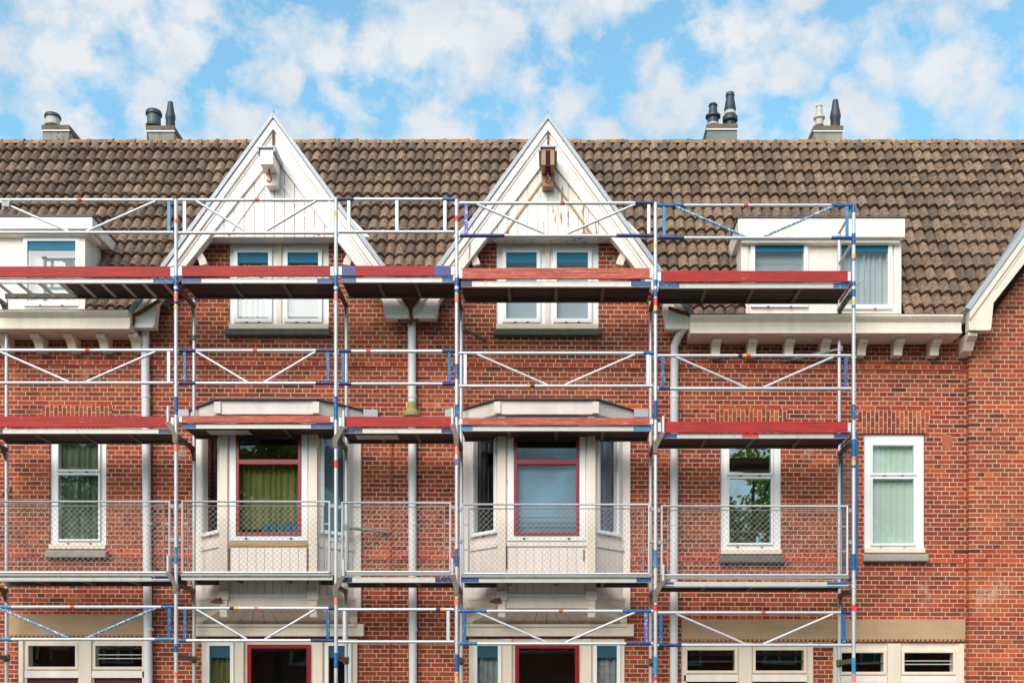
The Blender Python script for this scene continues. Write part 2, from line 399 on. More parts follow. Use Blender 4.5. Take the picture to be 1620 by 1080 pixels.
class MB:
    def __init__(s, T=None):
        s.v, s.f, s.mi, s.T = [], [], [], T
    def add(s, vs, fs, mi=0):
        o = len(s.v)
        s.v += [tuple(s.T(Vector(v)) if s.T else v) for v in vs]
        s.f += [tuple(i + o for i in f) for f in fs]
        s.mi += [mi] * len(fs)
        return s
    def box(s, x0, x1, y0, y1, z0, z1, mi=0):
        vs = [(x, y, z) for x in (x0, x1) for y in (y0, y1) for z in (z0, z1)]
        return s.add(vs, [(0, 1, 3, 2), (4, 6, 7, 5), (0, 4, 5, 1), (2, 3, 7, 6), (0, 2, 6, 4), (1, 5, 7, 3)], mi)
    def prism(s, pts, a0, a1, axis='y', mi=0):
        """pts: polygon, extruded along axis"""
        n = len(pts)
        mkv = {'y': lambda p, a: (p[0], a, p[1]), 'x': lambda p, a: (a, p[0], p[1]), 'z': lambda p, a: (p[0], p[1], a)}[axis]
        vs = [mkv(p, a0) for p in pts] + [mkv(p, a1) for p in pts]
        tri = tessellate_polygon([[Vector((p[0], p[1], 0)) for p in pts]])
        fs = [tuple(t) for t in tri] + [tuple(i + n for i in reversed(t)) for t in tri]
        fs += [(i, (i + 1) % n, (i + 1) % n + n, i + n) for i in range(n)]
        return s.add(vs, fs, mi)
    def grid(s, x0, x1, z0, z1, holes, y0, y1, mi=0):
        """slab in the xz plane with rectangular holes"""
        xs = sorted({x0, x1} | {min(max(h[k], x0), x1) for h in holes for k in (0, 1)})
        zs = sorted({z0, z1} | {min(max(h[k], z0), z1) for h in holes for k in (2, 3)})
        def solid(i, j):
            if i < 0 or j < 0 or i >= len(xs) - 1 or j >= len(zs) - 1: return False
            cx, cz = (xs[i] + xs[i + 1]) / 2, (zs[j] + zs[j + 1]) / 2
            return not any(h[0] < cx < h[1] and h[2] < cz < h[3] for h in holes)
        vid = {}; vs = []; fs = []
        def V(i, j, k):
            if (i, j, k) not in vid:
                vid[(i, j, k)] = len(vs); vs.append((xs[i], (y0, y1)[k], zs[j]))
            return vid[(i, j, k)]
        for i in range(len(xs) - 1):
            for j in range(len(zs) - 1):
                if not solid(i, j): continue
                fs.append((V(i, j, 0), V(i + 1, j, 0), V(i + 1, j + 1, 0), V(i, j + 1, 0)))
                fs.append((V(i, j, 1), V(i, j + 1, 1), V(i + 1, j + 1, 1), V(i + 1, j, 1)))
                if not solid(i - 1, j): fs.append((V(i, j, 0), V(i, j + 1, 0), V(i, j + 1, 1), V(i, j, 1)))
                if not solid(i + 1, j): fs.append((V(i + 1, j, 0), V(i + 1, j, 1), V(i + 1, j + 1, 1), V(i + 1, j + 1, 0)))
                if not solid(i, j - 1): fs.append((V(i, j, 0), V(i, j, 1), V(i + 1, j, 1), V(i + 1, j, 0)))
                if not solid(i, j + 1): fs.append((V(i, j + 1, 0), V(i + 1, j + 1, 0), V(i + 1, j + 1, 1), V(i, j + 1, 1)))
        return s.add(vs, fs, mi)
    def tube(s, pts, r, n=10, mi=0, caps=True):
        pts = [Vector(p) for p in pts]
        rings = []
        for i, p in enumerate(pts):
            d = ((pts[min(i + 1, len(pts) - 1)] - p).normalized() + (p - pts[max(i - 1, 0)]).normalized()).normalized()
            a = d.orthogonal().normalized() if i == 0 else (a - d * a.dot(d)).normalized()
            b = d.cross(a)
            rr = r[i] if isinstance(r, (list, tuple)) else r
            rings.append([p + (a * math.cos(t) + b * math.sin(t)) * rr for t in [2 * math.pi * k / n for k in range(n)]])
        vs = [v for rg in rings for v in rg]
        fs = [(i * n + k, i * n + (k + 1) % n, (i + 1) * n + (k + 1) % n, (i + 1) * n + k) for i in range(len(pts) - 1) for k in range(n)]
        if caps: fs += [tuple(reversed(range(n))), tuple(range((len(pts) - 1) * n, len(pts) * n))]
        return s.add(vs, fs, mi)
    def lathe(s, c, prof, n=20, mi=0):
        return s.tube_profile(c, prof, n, mi)
    def tube_profile(s, c, prof, n, mi):
        vs = [(c[0] + r * math.cos(2 * math.pi * k / n), c[1] + r * math.sin(2 * math.pi * k / n), c[2] + z) for r, z in prof for k in range(n)]
        m = len(prof)
        fs = [(i * n + k, i * n + (k + 1) % n, (i + 1) * n + (k + 1) % n, (i + 1) * n + k) for i in range(m - 1) for k in range(n)]
        fs += [tuple(reversed(range(n))), tuple(range((m - 1) * n, m * n))]
        return s.add(vs, fs, mi)
    def build(s, name, mats, parent=None, smooth=False, bevel=0.0, label=None):
        o = parent
        off = Vector((0, 0, 0))
        while o is not None:
            off += o.location; o = o.parent
        me = bpy.data.meshes.new(name)
        me.from_pydata([tuple(Vector(v) - off) for v in s.v], [], s.f)
        if not isinstance(mats, (list, tuple)): mats = [mats]
        for m in mats: me.materials.append(M[m])
        me.polygons.foreach_set('material_index', s.mi)
        bm = bmesh.new(); bm.from_mesh(me); bmesh.ops.recalc_face_normals(bm, faces=bm.faces); bm.to_mesh(me); bm.free()
        if smooth:
            me.polygons.foreach_set('use_smooth', [True] * len(me.polygons))
            me.set_sharp_from_angle(angle=R(40))
        ob = bpy.data.objects.new(name, me); COL.objects.link(ob)
        if parent is not None: ob.parent = parent
        if bevel:
            b = ob.modifiers.new('bevel', 'BEVEL'); b.width = bevel; b.segments = 2; b.limit_method = 'ANGLE'; b.angle_limit = R(40)
        if label: ob['label'] = label
        return ob

def thing(name, label, cat, loc=(0, 0, 0), group=None):
    o = bpy.data.objects.new(name, None); COL.objects.link(o)
    o.location = loc; o.empty_display_size = 0.3
    o['label'] = label; o['category'] = cat
    if group: o['group'] = group
    return o
def struct(name, mb, mat):
    o = mb.build(name, mat); o['kind'] = 'structure'; return o

# ------------------------------------------------------------------ ground (below the picture)
struct('ground', MB().add([(-400, -400, -0.16), (400, -400, -0.16), (400, 400, -0.16), (-400, 400, -0.16)], [(0, 1, 2, 3)]), 'soil')
struct('road', MB().add([(-300, -19, -0.12), (300, -19, -0.12), (300, -4.0, -0.12), (-300, -4.0, -0.12)], [(0, 1, 2, 3)]), 'asphalt')
struct('pavement', MB().box(-60, 60, -4.0, 0.5, -0.15, 0.0), 'paving')

# ------------------------------------------------------------------ main building
BLD = thing('terraced_house_row', 'red brick terrace with two white pointed gables and tiled roof behind scaffolding', 'building', (0, 0, 0))
XW0, XW1 = -9.6, X(1532)
GY = -0.30
GA, GB = X(433, GY), X(867, GY)
ZA = Z(183, GY)
SLOPE = 1.38
def rc(a, b, t, u, Y=0.0): return (X(a, Y), X(b, Y), Z(u, Y), Z(t, Y))
WIN_L = rc(78, 168, 684, 866); WIN_M = rc(1140, 1236, 686, 874); WIN_R = rc(1367, 1463, 686, 872)
GW_L = rc(362, 520, 383, 518); GW_R = rc(785, 947, 383, 518)
BAYX = (X(440), X(865))
BAY = [(x - 1.0, x + 1.0, 3.25, 5.72) for x in BAYX]
GF = [(X(a), X(b), 0.6, Z(1010)) for a, b in ((320, 566), (742, 988))]
DOORS = [(X(28), X(232), 0.02, Z(1009)), (X(1078), X(1287), 0.02, Z(1013)), (X(1318), X(1526), 0.02, Z(1015))]
holes = [WIN_L, WIN_M, WIN_R, GW_L, GW_R] + BAY + GF + DOORS

def tess_wall(outer, holes, y0, y1):
    loops = [outer] + [[(h[0], h[2]), (h[1], h[2]), (h[1], h[3]), (h[0], h[3])] for h in holes]
    flat = [p for l in loops for p in l]
    tri = tessellate_polygon([[Vector((p[0], p[1], 0)) for p in l] for l in loops])
    n = len(flat)
    vs = [(p[0], y0, p[1]) for p in flat] + [(p[0], y1, p[1]) for p in flat]
    fs = [tuple(t) for t in tri] + [tuple(i + n for i in reversed(t)) for t in tri]
    o = 0
    for l in loops:
        k = len(l)
        fs += [(o + i, o + (i + 1) % k, o + (i + 1) % k + n, o + i + n) for i in range(k)]
        o += k
    return vs, fs
zt, zg = 7.0, Z(376)
hw = lambda z: (ZA - z) / SLOPE - 0.12
mid = (GA + GB) / 2
outer = [(XW0, 0), (XW1, 0), (XW1, zt), (GB + hw(zt), zt), (GB + hw(zg), zg), (GB - hw(zg), zg), (mid, ZA - SLOPE * (mid - GA + 0.12)),
         (GA + hw(zg), zg), (GA - hw(zg), zg), (GA - hw(zt), zt), (XW0, zt)]
wall = MB(); wall.add(*tess_wall(outer, holes, 0.0, 0.25))
wall.build('wall', 'brick', BLD)
# projecting brick courses
bc = MB()
def course(n, x0, x1, proud, hs, cnt=1):
    cur = x0
    for h in sorted(hs) + [(x1, x1)]:
        if h[0] > cur:
            za, zb = ZREF - CH * n, ZREF - CH * (n + cnt)
            a, b = cur, h[0]
            bc.add([(a, -proud, zb - KX * a), (b, -proud, zb - KX * b), (b, -proud, za - KX * b), (a, -proud, za - KX * a),
                    (a, 0.001, zb - KX * a), (b, 0.001, zb - KX * b), (b, 0.001, za - KX * b), (a, 0.001, za - KX * a)],
                   [(0, 1, 2, 3), (0, 4, 5, 1), (3, 2, 6, 7), (0, 3, 7, 4), (1, 5, 6, 2)])
        cur = max(cur, h[1])
course(0, XW0, XW1 - 0.01, 0.022, [])
course(42, XW0, XW1 - 0.01, 0.012, [(h[0] - 0.06, h[1] + 0.06) for h in (WIN_L, WIN_M, WIN_R)] + [(x - 1.13, x + 1.13) for x in BAYX], 2)
bc.build('string_course', 'brick', BLD)
tb_ = MB(); tb_.box(X(1491), X(1505), -0.004, 0.01, Z(711), Z(687)); tb_.build('terracotta_block', 'terracotta', BLD)
mj = MB(); mj.box(X(1529.3), X(1531.2), -0.003, 0.002, 2.0, 6.75); mj.build('mortar_joint', 'mortar', BLD)
# interior shell
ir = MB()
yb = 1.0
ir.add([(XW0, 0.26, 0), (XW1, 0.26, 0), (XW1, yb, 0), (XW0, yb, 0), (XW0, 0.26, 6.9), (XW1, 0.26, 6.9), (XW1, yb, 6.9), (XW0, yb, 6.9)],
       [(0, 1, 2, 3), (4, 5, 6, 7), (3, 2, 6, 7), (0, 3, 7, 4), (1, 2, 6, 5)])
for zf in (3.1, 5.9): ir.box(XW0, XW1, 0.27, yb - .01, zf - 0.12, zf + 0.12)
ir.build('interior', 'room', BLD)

# ------------------------------------------------------------------ roof
RY0, RZ0, RY1, RZ1 = -0.14, 7.18, 1.92, 10.63
RS = math.atan2(RZ1 - RZ0, RY1 - RY0); RL = math.hypot(RZ1 - RZ0, RY1 - RY0)
def roof_y(z): return RY0 + (z - RZ0) * (RY1 - RY0) / (RZ1 - RZ0)
DORM_L = (X(-120, -0.05), X(135, -0.05), 0, 8.5)
DORM_R = (X(1176, -0.05), X(1425, -0.05), 0, 8.5)
nzA_ = Z(199, -0.5)
def in_gable(x, z):
    for g, za in ((GA, ZA), (GB, ZA), (X(1745, -0.5), nzA_)):
        if abs(x - g) < (za - 0.1 - z) / SLOPE - 0.16: return True
    return False
def in_dormer(x, z):
    return any(d[0] + 0.05 < x < d[1] - 0.05 and z < 8.3 for d in (DORM_L, DORM_R))
def make_roof():
    pitch, nrow, ns = 0.1445, 15, 7
    L = RL / 14.6
    nx = Vector((0, math.cos(RS), math.sin(RS))); nn = Vector((0, -math.sin(RS), math.cos(RS)))
    base = Vector((0, RY0, RZ0))
    x0, x1 = -9.9, 9.3
    nc = int((x1 - x0) / pitch)
    vs, fs, rnd = [], [], []
    rg = random.Random(3)
    for r in range(nrow):
        s0 = r * L - 0.4 * L; s1 = s0 + L * 1.06
        sway = [0.006 * math.sin(r * 1.3 + c * 0.11) for c in range(nc + 1)]
        for c in range(nc):
            xa = x0 + c * pitch
            sm = s0 + L / 2
            zc = RZ0 + sm * math.sin(RS)
            if in_gable(xa + pitch / 2, zc) or in_dormer(xa + pitch / 2, zc): continue
            if s0 > RL: continue
            j = rg.uniform(-0.005, 0.005) + (0.014 if rg.random() < 0.03 else 0); t = rg.uniform(-0.008, 0.008) - (0.03 if rg.random() < 0.015 else 0) + sway[c]; q = rg.random()
            o = len(vs)
            for k in range(ns + 1):
                u = k / ns
                h = 0.062 * abs(math.sin(math.pi * (u ** 1.2 * 0.98 + 0.01))) ** 0.75
                x = xa + u * pitch + j * 0.3
                for s_, lift in ((s0 + t + 0.012, -0.03), (s0 + t, 0.052), (s0 + L * 0.5 + t, 0.022), (min(s1, RL + 0.02), 0.0)):
                    vs.append(Vector((x, 0, 0)) + base + nx * s_ + nn * (lift + h + j))
            for k in range(ns):
                for a in range(3):
                    b0 = o + k * 4 + a; b1 = o + (k + 1) * 4 + a
                    fs.append((b0, b1, b1 + 1, b0 + 1)); rnd.append(q)
    m = MB(); m.add(vs, fs)
    ob = m.build('roof', 'tile', BLD, smooth=True)
    at = ob.data.attributes.new('rnd', 'FLOAT', 'FACE')
    at.data.foreach_set('value', rnd)
    return ob
roof = make_roof()
# rear slope and solid underlay (keeps the loft dark)
rs = MB()
rs.add([(-9.9, RY1, RZ1), (9.3, RY1, RZ1), (9.3, RY1 + 3.2, 5.2), (-9.9, RY1 + 3.2, 5.2)], [(0, 1, 2, 3)])
rs.build('rear_slope', 'tile', BLD)
# ridge tiles
rt = MB()
x = -9.9; i = 0; rg = random.Random(11)
while x < 9.3:
    ln = 0.345
    dz = rg.uniform(-0.008, 0.008); tl = rg.uniform(-0.006, 0.006)
    for xa, xb, r in ((x, x + ln - 0.01, 0.085), (x + ln - 0.07, x + ln - 0.012, 0.094)):
        vs, fs = [], []
        for xx, zz in ((xa, -tl), (xb, tl)):
            for k in range(9):
                a = math.pi * k / 8
                vs.append((xx, RY1 - math.cos(a) * r * 1.0, RZ1 - 0.03 + dz + zz + math.sin(a) * r))
        fs = [(k, k + 1, k + 10, k + 9) for k in range(8)] + [tuple(range(9)), tuple(range(9, 18))]
        rt.add(vs, fs)
    x += ln; i += 1
rt.build('ridge_tiles', 'ridge', BLD, smooth=True)

# ------------------------------------------------------------------ gables
def gable(parent, ax, ay, Y, feetL, feetR, mats, panel=True, beam=None, wear='gable_white', back=1.35, wall_hw=None):
    """ax,ay apex pixel; feetL/feetR = (outer dx, bottom y, inner dx, inner y) in px"""
    white = mats
    root = MB()
    VT = 58.0
    dyl = SLOPE
    ps = lambda lst, y: [(P(a, b, y).x, P(a, b, y).z) for a, b in lst]
    oR, bR, iR, jR = feetR; oL, bL, iL, jL = feetL
    right = [(ax, ay), (ax + oR, ay + oR * dyl), (ax + oR, bR), (ax + iR + 4, bR), (ax + iR, jR), (ax, ay + VT)]
    left = [(ax, ay), (ax, ay + VT), (ax - iL, jL), (ax - iL - 4, bL), (ax - oL, bL), (ax - oL, ay + oL * dyl)]
    for poly in (right, left):
        root.prism(ps(poly, Y), Y, Y + 0.14, 'y')
    ob = root.build('gable', wear, parent, bevel=0.004)
    # outer moulding (proud strip), bead on the inner edge
    md = MB()
    for sg, (o_, b_, i_, j_) in ((1, feetR), (-1, feetL)):
        a = [(ax, ay + 1), (ax + sg * o_, ay + o_ * dyl + 1), (ax + sg * o_, ay + o_ * dyl + 15), (ax, ay + 17)]
        md.prism(ps(a, Y), Y - 0.03, Y - 0.001, 'y')
        xe = i_ - 2
        a = [(ax, ay + 22), (ax + sg * xe, ay + 22 + xe * dyl), (ax + sg * xe, ay + 24 + xe * dyl), (ax, ay + 24)]
        md.prism(ps(a, Y), Y - 0.012, Y - 0.001, 'y')
        a = [(ax + sg * (o_ - 2), b_ - 5), (ax + sg * (i_ + 5), b_ - 5), (ax + sg * (i_ + 5), b_ + 1), (ax + sg * (o_ - 2), b_ + 1)]
        md.prism(ps(a, Y), Y - 0.02, Y - 0.001, 'y')
    md.build('moulding', wear, ob, bevel=0.004)
    zn = MB()
    for sg, (o_, b_, i_, j_) in ((1, feetR), (-1, feetL)):
        a = [(ax, ay - 9), (ax + sg * (o_ + 7), ay + o_ * dyl - 3), (ax + sg * o_, ay + o_ * dyl + 0), (ax, ay)]
        zn.prism(ps(a, Y), Y - 0.05, Y + 0.16, 'y')
    zn.build('zinc_edging', 'zinc', ob, bevel=0.004)
    if panel:
        pn = MB()
        Yp = Y + 0.035
        c = P(ax, ay, Y).x; za = P(ax, ay + 30, Y).z
        zb = Z(375, Yp)
        n0 = 9
        wdt = 0.137
        for k in range(-n0, n0):
            xa, xb = c + k * wdt + 0.004, c + (k + 1) * wdt - 0.004
            za_ = za - abs(xa - c) * SLOPE; zb_ = za - abs(xb - c) * SLOPE
            if max(za_, zb_) < zb + 0.03: continue
            if min(za_, zb_) < zb:
                continue
            dj = random.uniform(-0.003, 0.003)
            pn.prism([(xa, zb), (xb, zb), (xb, zb_), (xa, za_)], Yp + dj, Yp + 0.03, 'y')
        pn.box(c - 1.05, c + 1.05, Yp + 0.022, Yp + 0.05, zb + 0.012, zb + 0.1)
        pn.prism([(c - 1.3, zb + 0.011), (c + 1.3, zb + 0.011), (c, za)], Yp + 0.024, Yp + 0.06, 'y')
        pn.box(c - 1.0, c + 1.0, Yp + 0.05, -0.002, zb + 0.02, zb + 0.06)
        pn.build('boarding', wear, ob, bevel=0.003)
        # batten frame under the bargeboard
        fr = MB()
        for sg in (1, -1):
            pt = [(ax, ay + VT + 24), (ax + sg * 73, ay + VT + 24 + 73 * dyl), (ax + sg * 70, ay + VT + 29 + 70 * dyl), (ax, ay + VT + 29)]
            fr.prism(ps(pt, Yp), Yp - 0.016, Yp - 0.004, 'y')
        fr.build('batten', 'barewood' if wear == 'gable_flaked' else wear, ob)
        # curved braces under the feet
        for sg in (1, -1):
            br = MB()
            pts = []
            cx, cz = c + sg * 1.28, zb - 0.42
            o1 = [(cx - sg * 0.36 * math.cos(t), cz + 0.36 * math.sin(t)) for t in [R(a) for a in range(10, 100, 10)]]
            o2 = [(cx - sg * 0.26 * math.cos(t), cz + 0.26 * math.sin(t)) for t in [R(a) for a in range(90, 0, -10)]]
            br.prism(o1 + o2, -0.24, -0.16, 'y')
            br.build('brace', 'cream', ob, smooth=False)
    # little roof behind the gable
    gr = MB()
    c = P(ax, ay, Y).x; za = P(ax, ay, Y).z
    for sg in (1, -1):
        oo = P(ax + (feetR if sg > 0 else feetL)[0], ay, Y).x if sg > 0 else P(ax - feetL[0], ay, Y).x
        zo = za - abs(oo - c) * SLOPE
        yt, ye = roof_y(za) + 0.12, roof_y(zo) + 0.12
        q = [(c, Y + 0.12, za), (c, yt, za), (oo, max(ye, Y + .2), zo), (oo, Y + 0.12, zo)]
        gr.add(q + [(a, b, d - 0.10) for a, b, d in q], [(0, 1, 2, 3), (4, 7, 6, 5), (0, 4, 5, 1), (1, 5, 6, 2), (2, 6, 7, 3), (3, 7, 4, 0)])
    gr.build('gable_roof', 'zinc', ob)
    # finial spike
    sp = MB(); a = P(ax, ay, Y)
    sp.tube([a + Vector((0, 0.0, -0.05)), a + Vector((0, 0.0, 0.13))], [0.012, 0.004], 8)
    sp.build('finial', 'lead', ob)
    if beam:
        bm_ = MB()
        c = a.x
        zr0, zr1 = Z(beam[1], -0.2), Z(beam[0], -0.2)
        yf = -0.68
        hwid = 0.088
        Yp_ = Y + 0.03
        bm_.box(c - hwid, c + hwid, yf, Yp_, zr0 + 0.16, zr1)
        bm_.box(c - hwid + .012, c + hwid - .012, -0.42, Yp_, zr0, zr0 + 0.159)
        bo = bm_.build('hoist_beam', 'peeled' if wear == 'gable_flaked' else 'cream_worn', ob, bevel=0.006)
        cp = MB()
        cp.box(c - 0.122, c + 0.122, yf - 0.03, Y, zr1 + 0.002, zr1 + 0.03)
        cp.box(c - 0.124, c - 0.095, yf - 0.03, Y, zr1 - 0.05, zr1 + 0.001)
        cp.box(c + 0.095, c + 0.124, yf - 0.03, Y, zr1 - 0.05, zr1 + 0.001)
        cp.build('zinc_cap', 'zinc', bo, bevel=0.004)
        hk = MB()
        if wear == 'gable_flaked':
            hk.box(c - 0.034, c + 0.034, yf + 0.03, -0.43, zr0 + 0.15, zr0 + 0.1595); hk.build('slot', 'darkslot', bo)
            hk = MB(); hk.box(c - 0.03, c + 0.03, yf - 0.006, yf - 0.0005, zr0 + 0.165, zr1 - 0.03)
            hk.build('slot', 'darkslot', bo)
        z0 = zr0 + 0.16
        hk = MB()
        hk.tube([(c, yf + 0.14, z0), (c, yf + 0.14, z0 - 0.07), (c + 0.03, yf + 0.14, z0 - 0.12), (c + 0.01, yf + 0.14, z0 - 0.17), (c - 0.03, yf + 0.14, z0 - 0.15)], 0.014, 8)
        hk.build('hook', 'red', bo, smooth=True)
        # weather streak board below the apex
        st = MB(); st.box(c - 0.012, c + 0.012, Y - 0.036, Y - 0.005, zr1 + 0.06, a.z - 0.16)
        st.build('apex_strip', 'rust', ob)
    return ob
ga_ = gable(BLD, 433, 189, GY, (228, 518, 185, 478), (216, 503, 172, 476), None, True, (264, 306), 'gable_white')
gb_ = gable(BLD, 867, 191, GY, (214, 503, 173, 476), (232, 520, 182, 480), None, True, (263, 307), 'gable_flaked')
ga_['label'] = 'white boarded gable with clean paint and white hoist beam'; gb_['label'] = 'white boarded gable with flaking paint and brown hoist beam'
# rotten valley gutter between the two gable feet
vg = MB()
c = P(650, 478, -0.33)
vg.prism([(c.x - 0.13, c.z + 0.05), (c.x + 0.12, c.z + 0.05), (c.x + 0.02, c.z - 0.10), (c.x + 0.015, c.z - 0.21), (c.x - 0.015, c.z - 0.21), (c.x - 0.03, c.z - 0.10)], -0.36, -0.331, 'y')
vg.build('valley_gutter', 'rust', BLD)

# ------------------------------------------------------------------ windows
def sash(parent, x0, x1, z0, z1, Y, rim, mat='white_frame', glass='glass', T=None, hinge=True):
    """sash ring + pane; x0..z1 is the visible glass"""
    m = MB(T); m.grid(x0 - rim, x1 + rim, z0 - rim, z1 + rim, [(x0, x1, z0, z1)], Y - 0.018, Y + 0.03)
    s = m.build('sash', mat, parent, bevel=0.004)
    g = MB(T); g.box(x0 - 0.01, x1 + 0.01, Y + 0.006, Y + 0.012, z0 - 0.01, z1 + 0.01)
    g.build('pane', glass, parent)
    return s
def wavy(x0, x1, z0, z1, Y, amp=0.02, wl=0.085, T=None, seed=0):
    m = MB(T); n = max(8, int((x1 - x0) / 0.008)); vs = []
    rg = random.Random(seed); ph = rg.uniform(0, 6)
    for k in range(n + 1):
        x = x0 + (x1 - x0) * k / n
        y = Y + amp * math.sin(2 * math.pi * x / wl + ph + 0.9 * math.sin(x * 17 + ph)) + amp * 0.4 * math.sin(x * 41)
        vs += [(x, y, z0), (x, y + 0.01, z1)]
    m.add(vs, [(2 * k, 2 * k + 2, 2 * k + 3, 2 * k + 1) for k in range(n)])
    return m
def vents(parent, xs, z, Y, T=None):
    for x in xs:
        m = MB(T); m.box(x - 0.016, x + 0.016, Y - 0.006, Y + 0.002, z - 0.008, z + 0.008)
        m.build('drain_cap', 'black', parent)

def back(w, kind, x0, x1, z0, z1, Y, T=None, seed=0):
    amp = 0.005 if kind == 'mint_curtain' else 0.014
    if kind is None: return
    if kind.startswith('screen'):
        m = MB(T); m.box(x0 - 0.03, x1 + 0.03, Y + 0.05, Y + 0.055, z0 - 0.03, z1 + 0.03)
        m.build('screen', kind, w)  # in the bays a sheet coloured like reflected sky, elsewhere a grey screen
    else:
        wavy(x0 - 0.05, x1 + 0.05, z0 - 0.05, z1 + 0.05, Y + 0.055, amp=amp, T=T, seed=seed).build('curtain', kind, w, smooth=True)
def blind(w, x0, x1, z1, h, Y, mat='teal', T=None):
    m = MB(T); m.box(x0 - 0.008, x1 + 0.008, Y - 0.004, Y + 0.004, z1 - h, z1 + 0.01)
    m.box(x0 - 0.004, x1 + 0.004, Y - 0.010, Y + 0.003, z1 - h - 0.022, z1 - h)
    m.build('roller_blind', mat, w)

# gable windows
for (fx0, fx1, fz0, fz1), panes, cc_, seed in ((GW_L, ((377, 425), (456, 504)), 'net', 1), (GW_R, ((801, 849), (881, 930)), 'screen', 2)):
    Y = 0.03
    pr = [rc(a, b, 401, 505, Y) for a, b in panes]
    m = MB(); m.grid(fx0 + .001, fx1 - .001, fz0 + .001, fz1 - .001, pr, Y, Y + 0.1)
    w = m.build('window', 'white_frame', BLD, bevel=0.004)
    pm = MB(); cx = (fx0 + fx1) / 2
    pm.box(cx - 0.035, cx + 0.035, Y - 0.03, Y - 0.001, fz0 + 0.02, fz1 - 0.02)
    pm.box(fx0, fx1, Y - 0.04, Y - 0.001, fz0 - 0.03, fz0 + 0.05)
    pm.build('mullion', 'cream', w, bevel=0.004)
    for k, (a, b, c_, d) in enumerate(pr):
        sash(w, a, b, c_, d, Y - 0.02, 0.055)
        blind(w, a, b, d, 0.115, Y - 0.012)
        back(w, cc_ if not (seed == 1 and k == 1) else 'screen', a, b, c_, d - 0.08, Y, seed=seed + k)
        vents(w, (a + (b - a) * .3, a + (b - a) * .7), c_ - 0.055, Y - 0.04)
    sm = MB(); sm.prism([(0.02, fz0 - 0.035), (-0.11, fz0 - 0.05), (-0.11, fz0 - 0.135), (0.02, fz0 - 0.135)], fx0 - 0.03, fx1 + 0.03, 'x')
    sm.build('sill', 'sill', w, bevel=0.008)

# tall wall windows
for rect, up, lo, bk, sillm, gl, seed in (
        (WIN_L, rc(92, 155, 700, 742), rc(92, 155, 751, 852), 'green_curtain', 'sill_pale', 'glass', 5),
        (WIN_M, rc(1154, 1220, 703, 748), rc(1154, 1220, 757, 858), None, 'sill', 'glass_strong', 6),
        (WIN_R, rc(1381, 1446, 704, 748), rc(1381, 1446, 757, 859), 'mint_curtain', 'sill_pale', 'glass', 7)):
    Y = 0.035
    m = MB(); m.grid(rect[0] + .001, rect[1] - .001, rect[2] + .001, rect[3] - .001, [up, lo], Y, Y + 0.1)
    w = m.build('window', 'white_frame', BLD, bevel=0.005)
    for q in (up, lo):
        sash(w, *q, Y - 0.015, 0.028, glass=gl)
    back(w, bk, up[0], up[1], lo[2], up[3], Y, seed=seed)
    vents(w, (up[0] + .16, up[1] - .16), up[2] - 0.035, Y - 0.03)
    vents(w, (lo[0] + .12, lo[1] - .12), lo[2] - 0.06, Y + 0.0)
    tr = MB(); tr.box(rect[0], rect[1], -0.03, Y - 0.001, rect[2] - 0.02, rect[2] + 0.045)
    tr.build('bottom_rail', 'cream', w, bevel=0.005)
    w['label'] = {5: 'tall white window with sage green curtains', 6: 'tall white window mirroring a tree', 7: 'tall white window with pale mint curtains'}[seed]
    sm = MB(); sm.prism([(0.02, rect[2] - 0.025), (-0.09, rect[2] - 0.06), (-0.09, rect[2] - 0.145), (0.02, rect[2] - 0.145)], rect[0] - 0.03, rect[1] + 0.03, 'x')
    sm.build('sill', sillm, w, bevel=0.012)
    # flat brick arch
    zb, zt_ = rect[3] + 0.005, Z(649 + (rect[0] + 7) * 0.0)
    zt_ = ZREF - CH * 10 - KX * (rect[0] + rect[1]) / 2
    sl = MB(); sl.prism([(rect[0] - 0.03, zb), (rect[1] + 0.03, zb), (rect[1] + 0.10, zt_), (rect[0] - 0.10, zt_)], -0.006, 0.03, 'y')
    sl.build('brick_lintel', 'soldier', BLD)

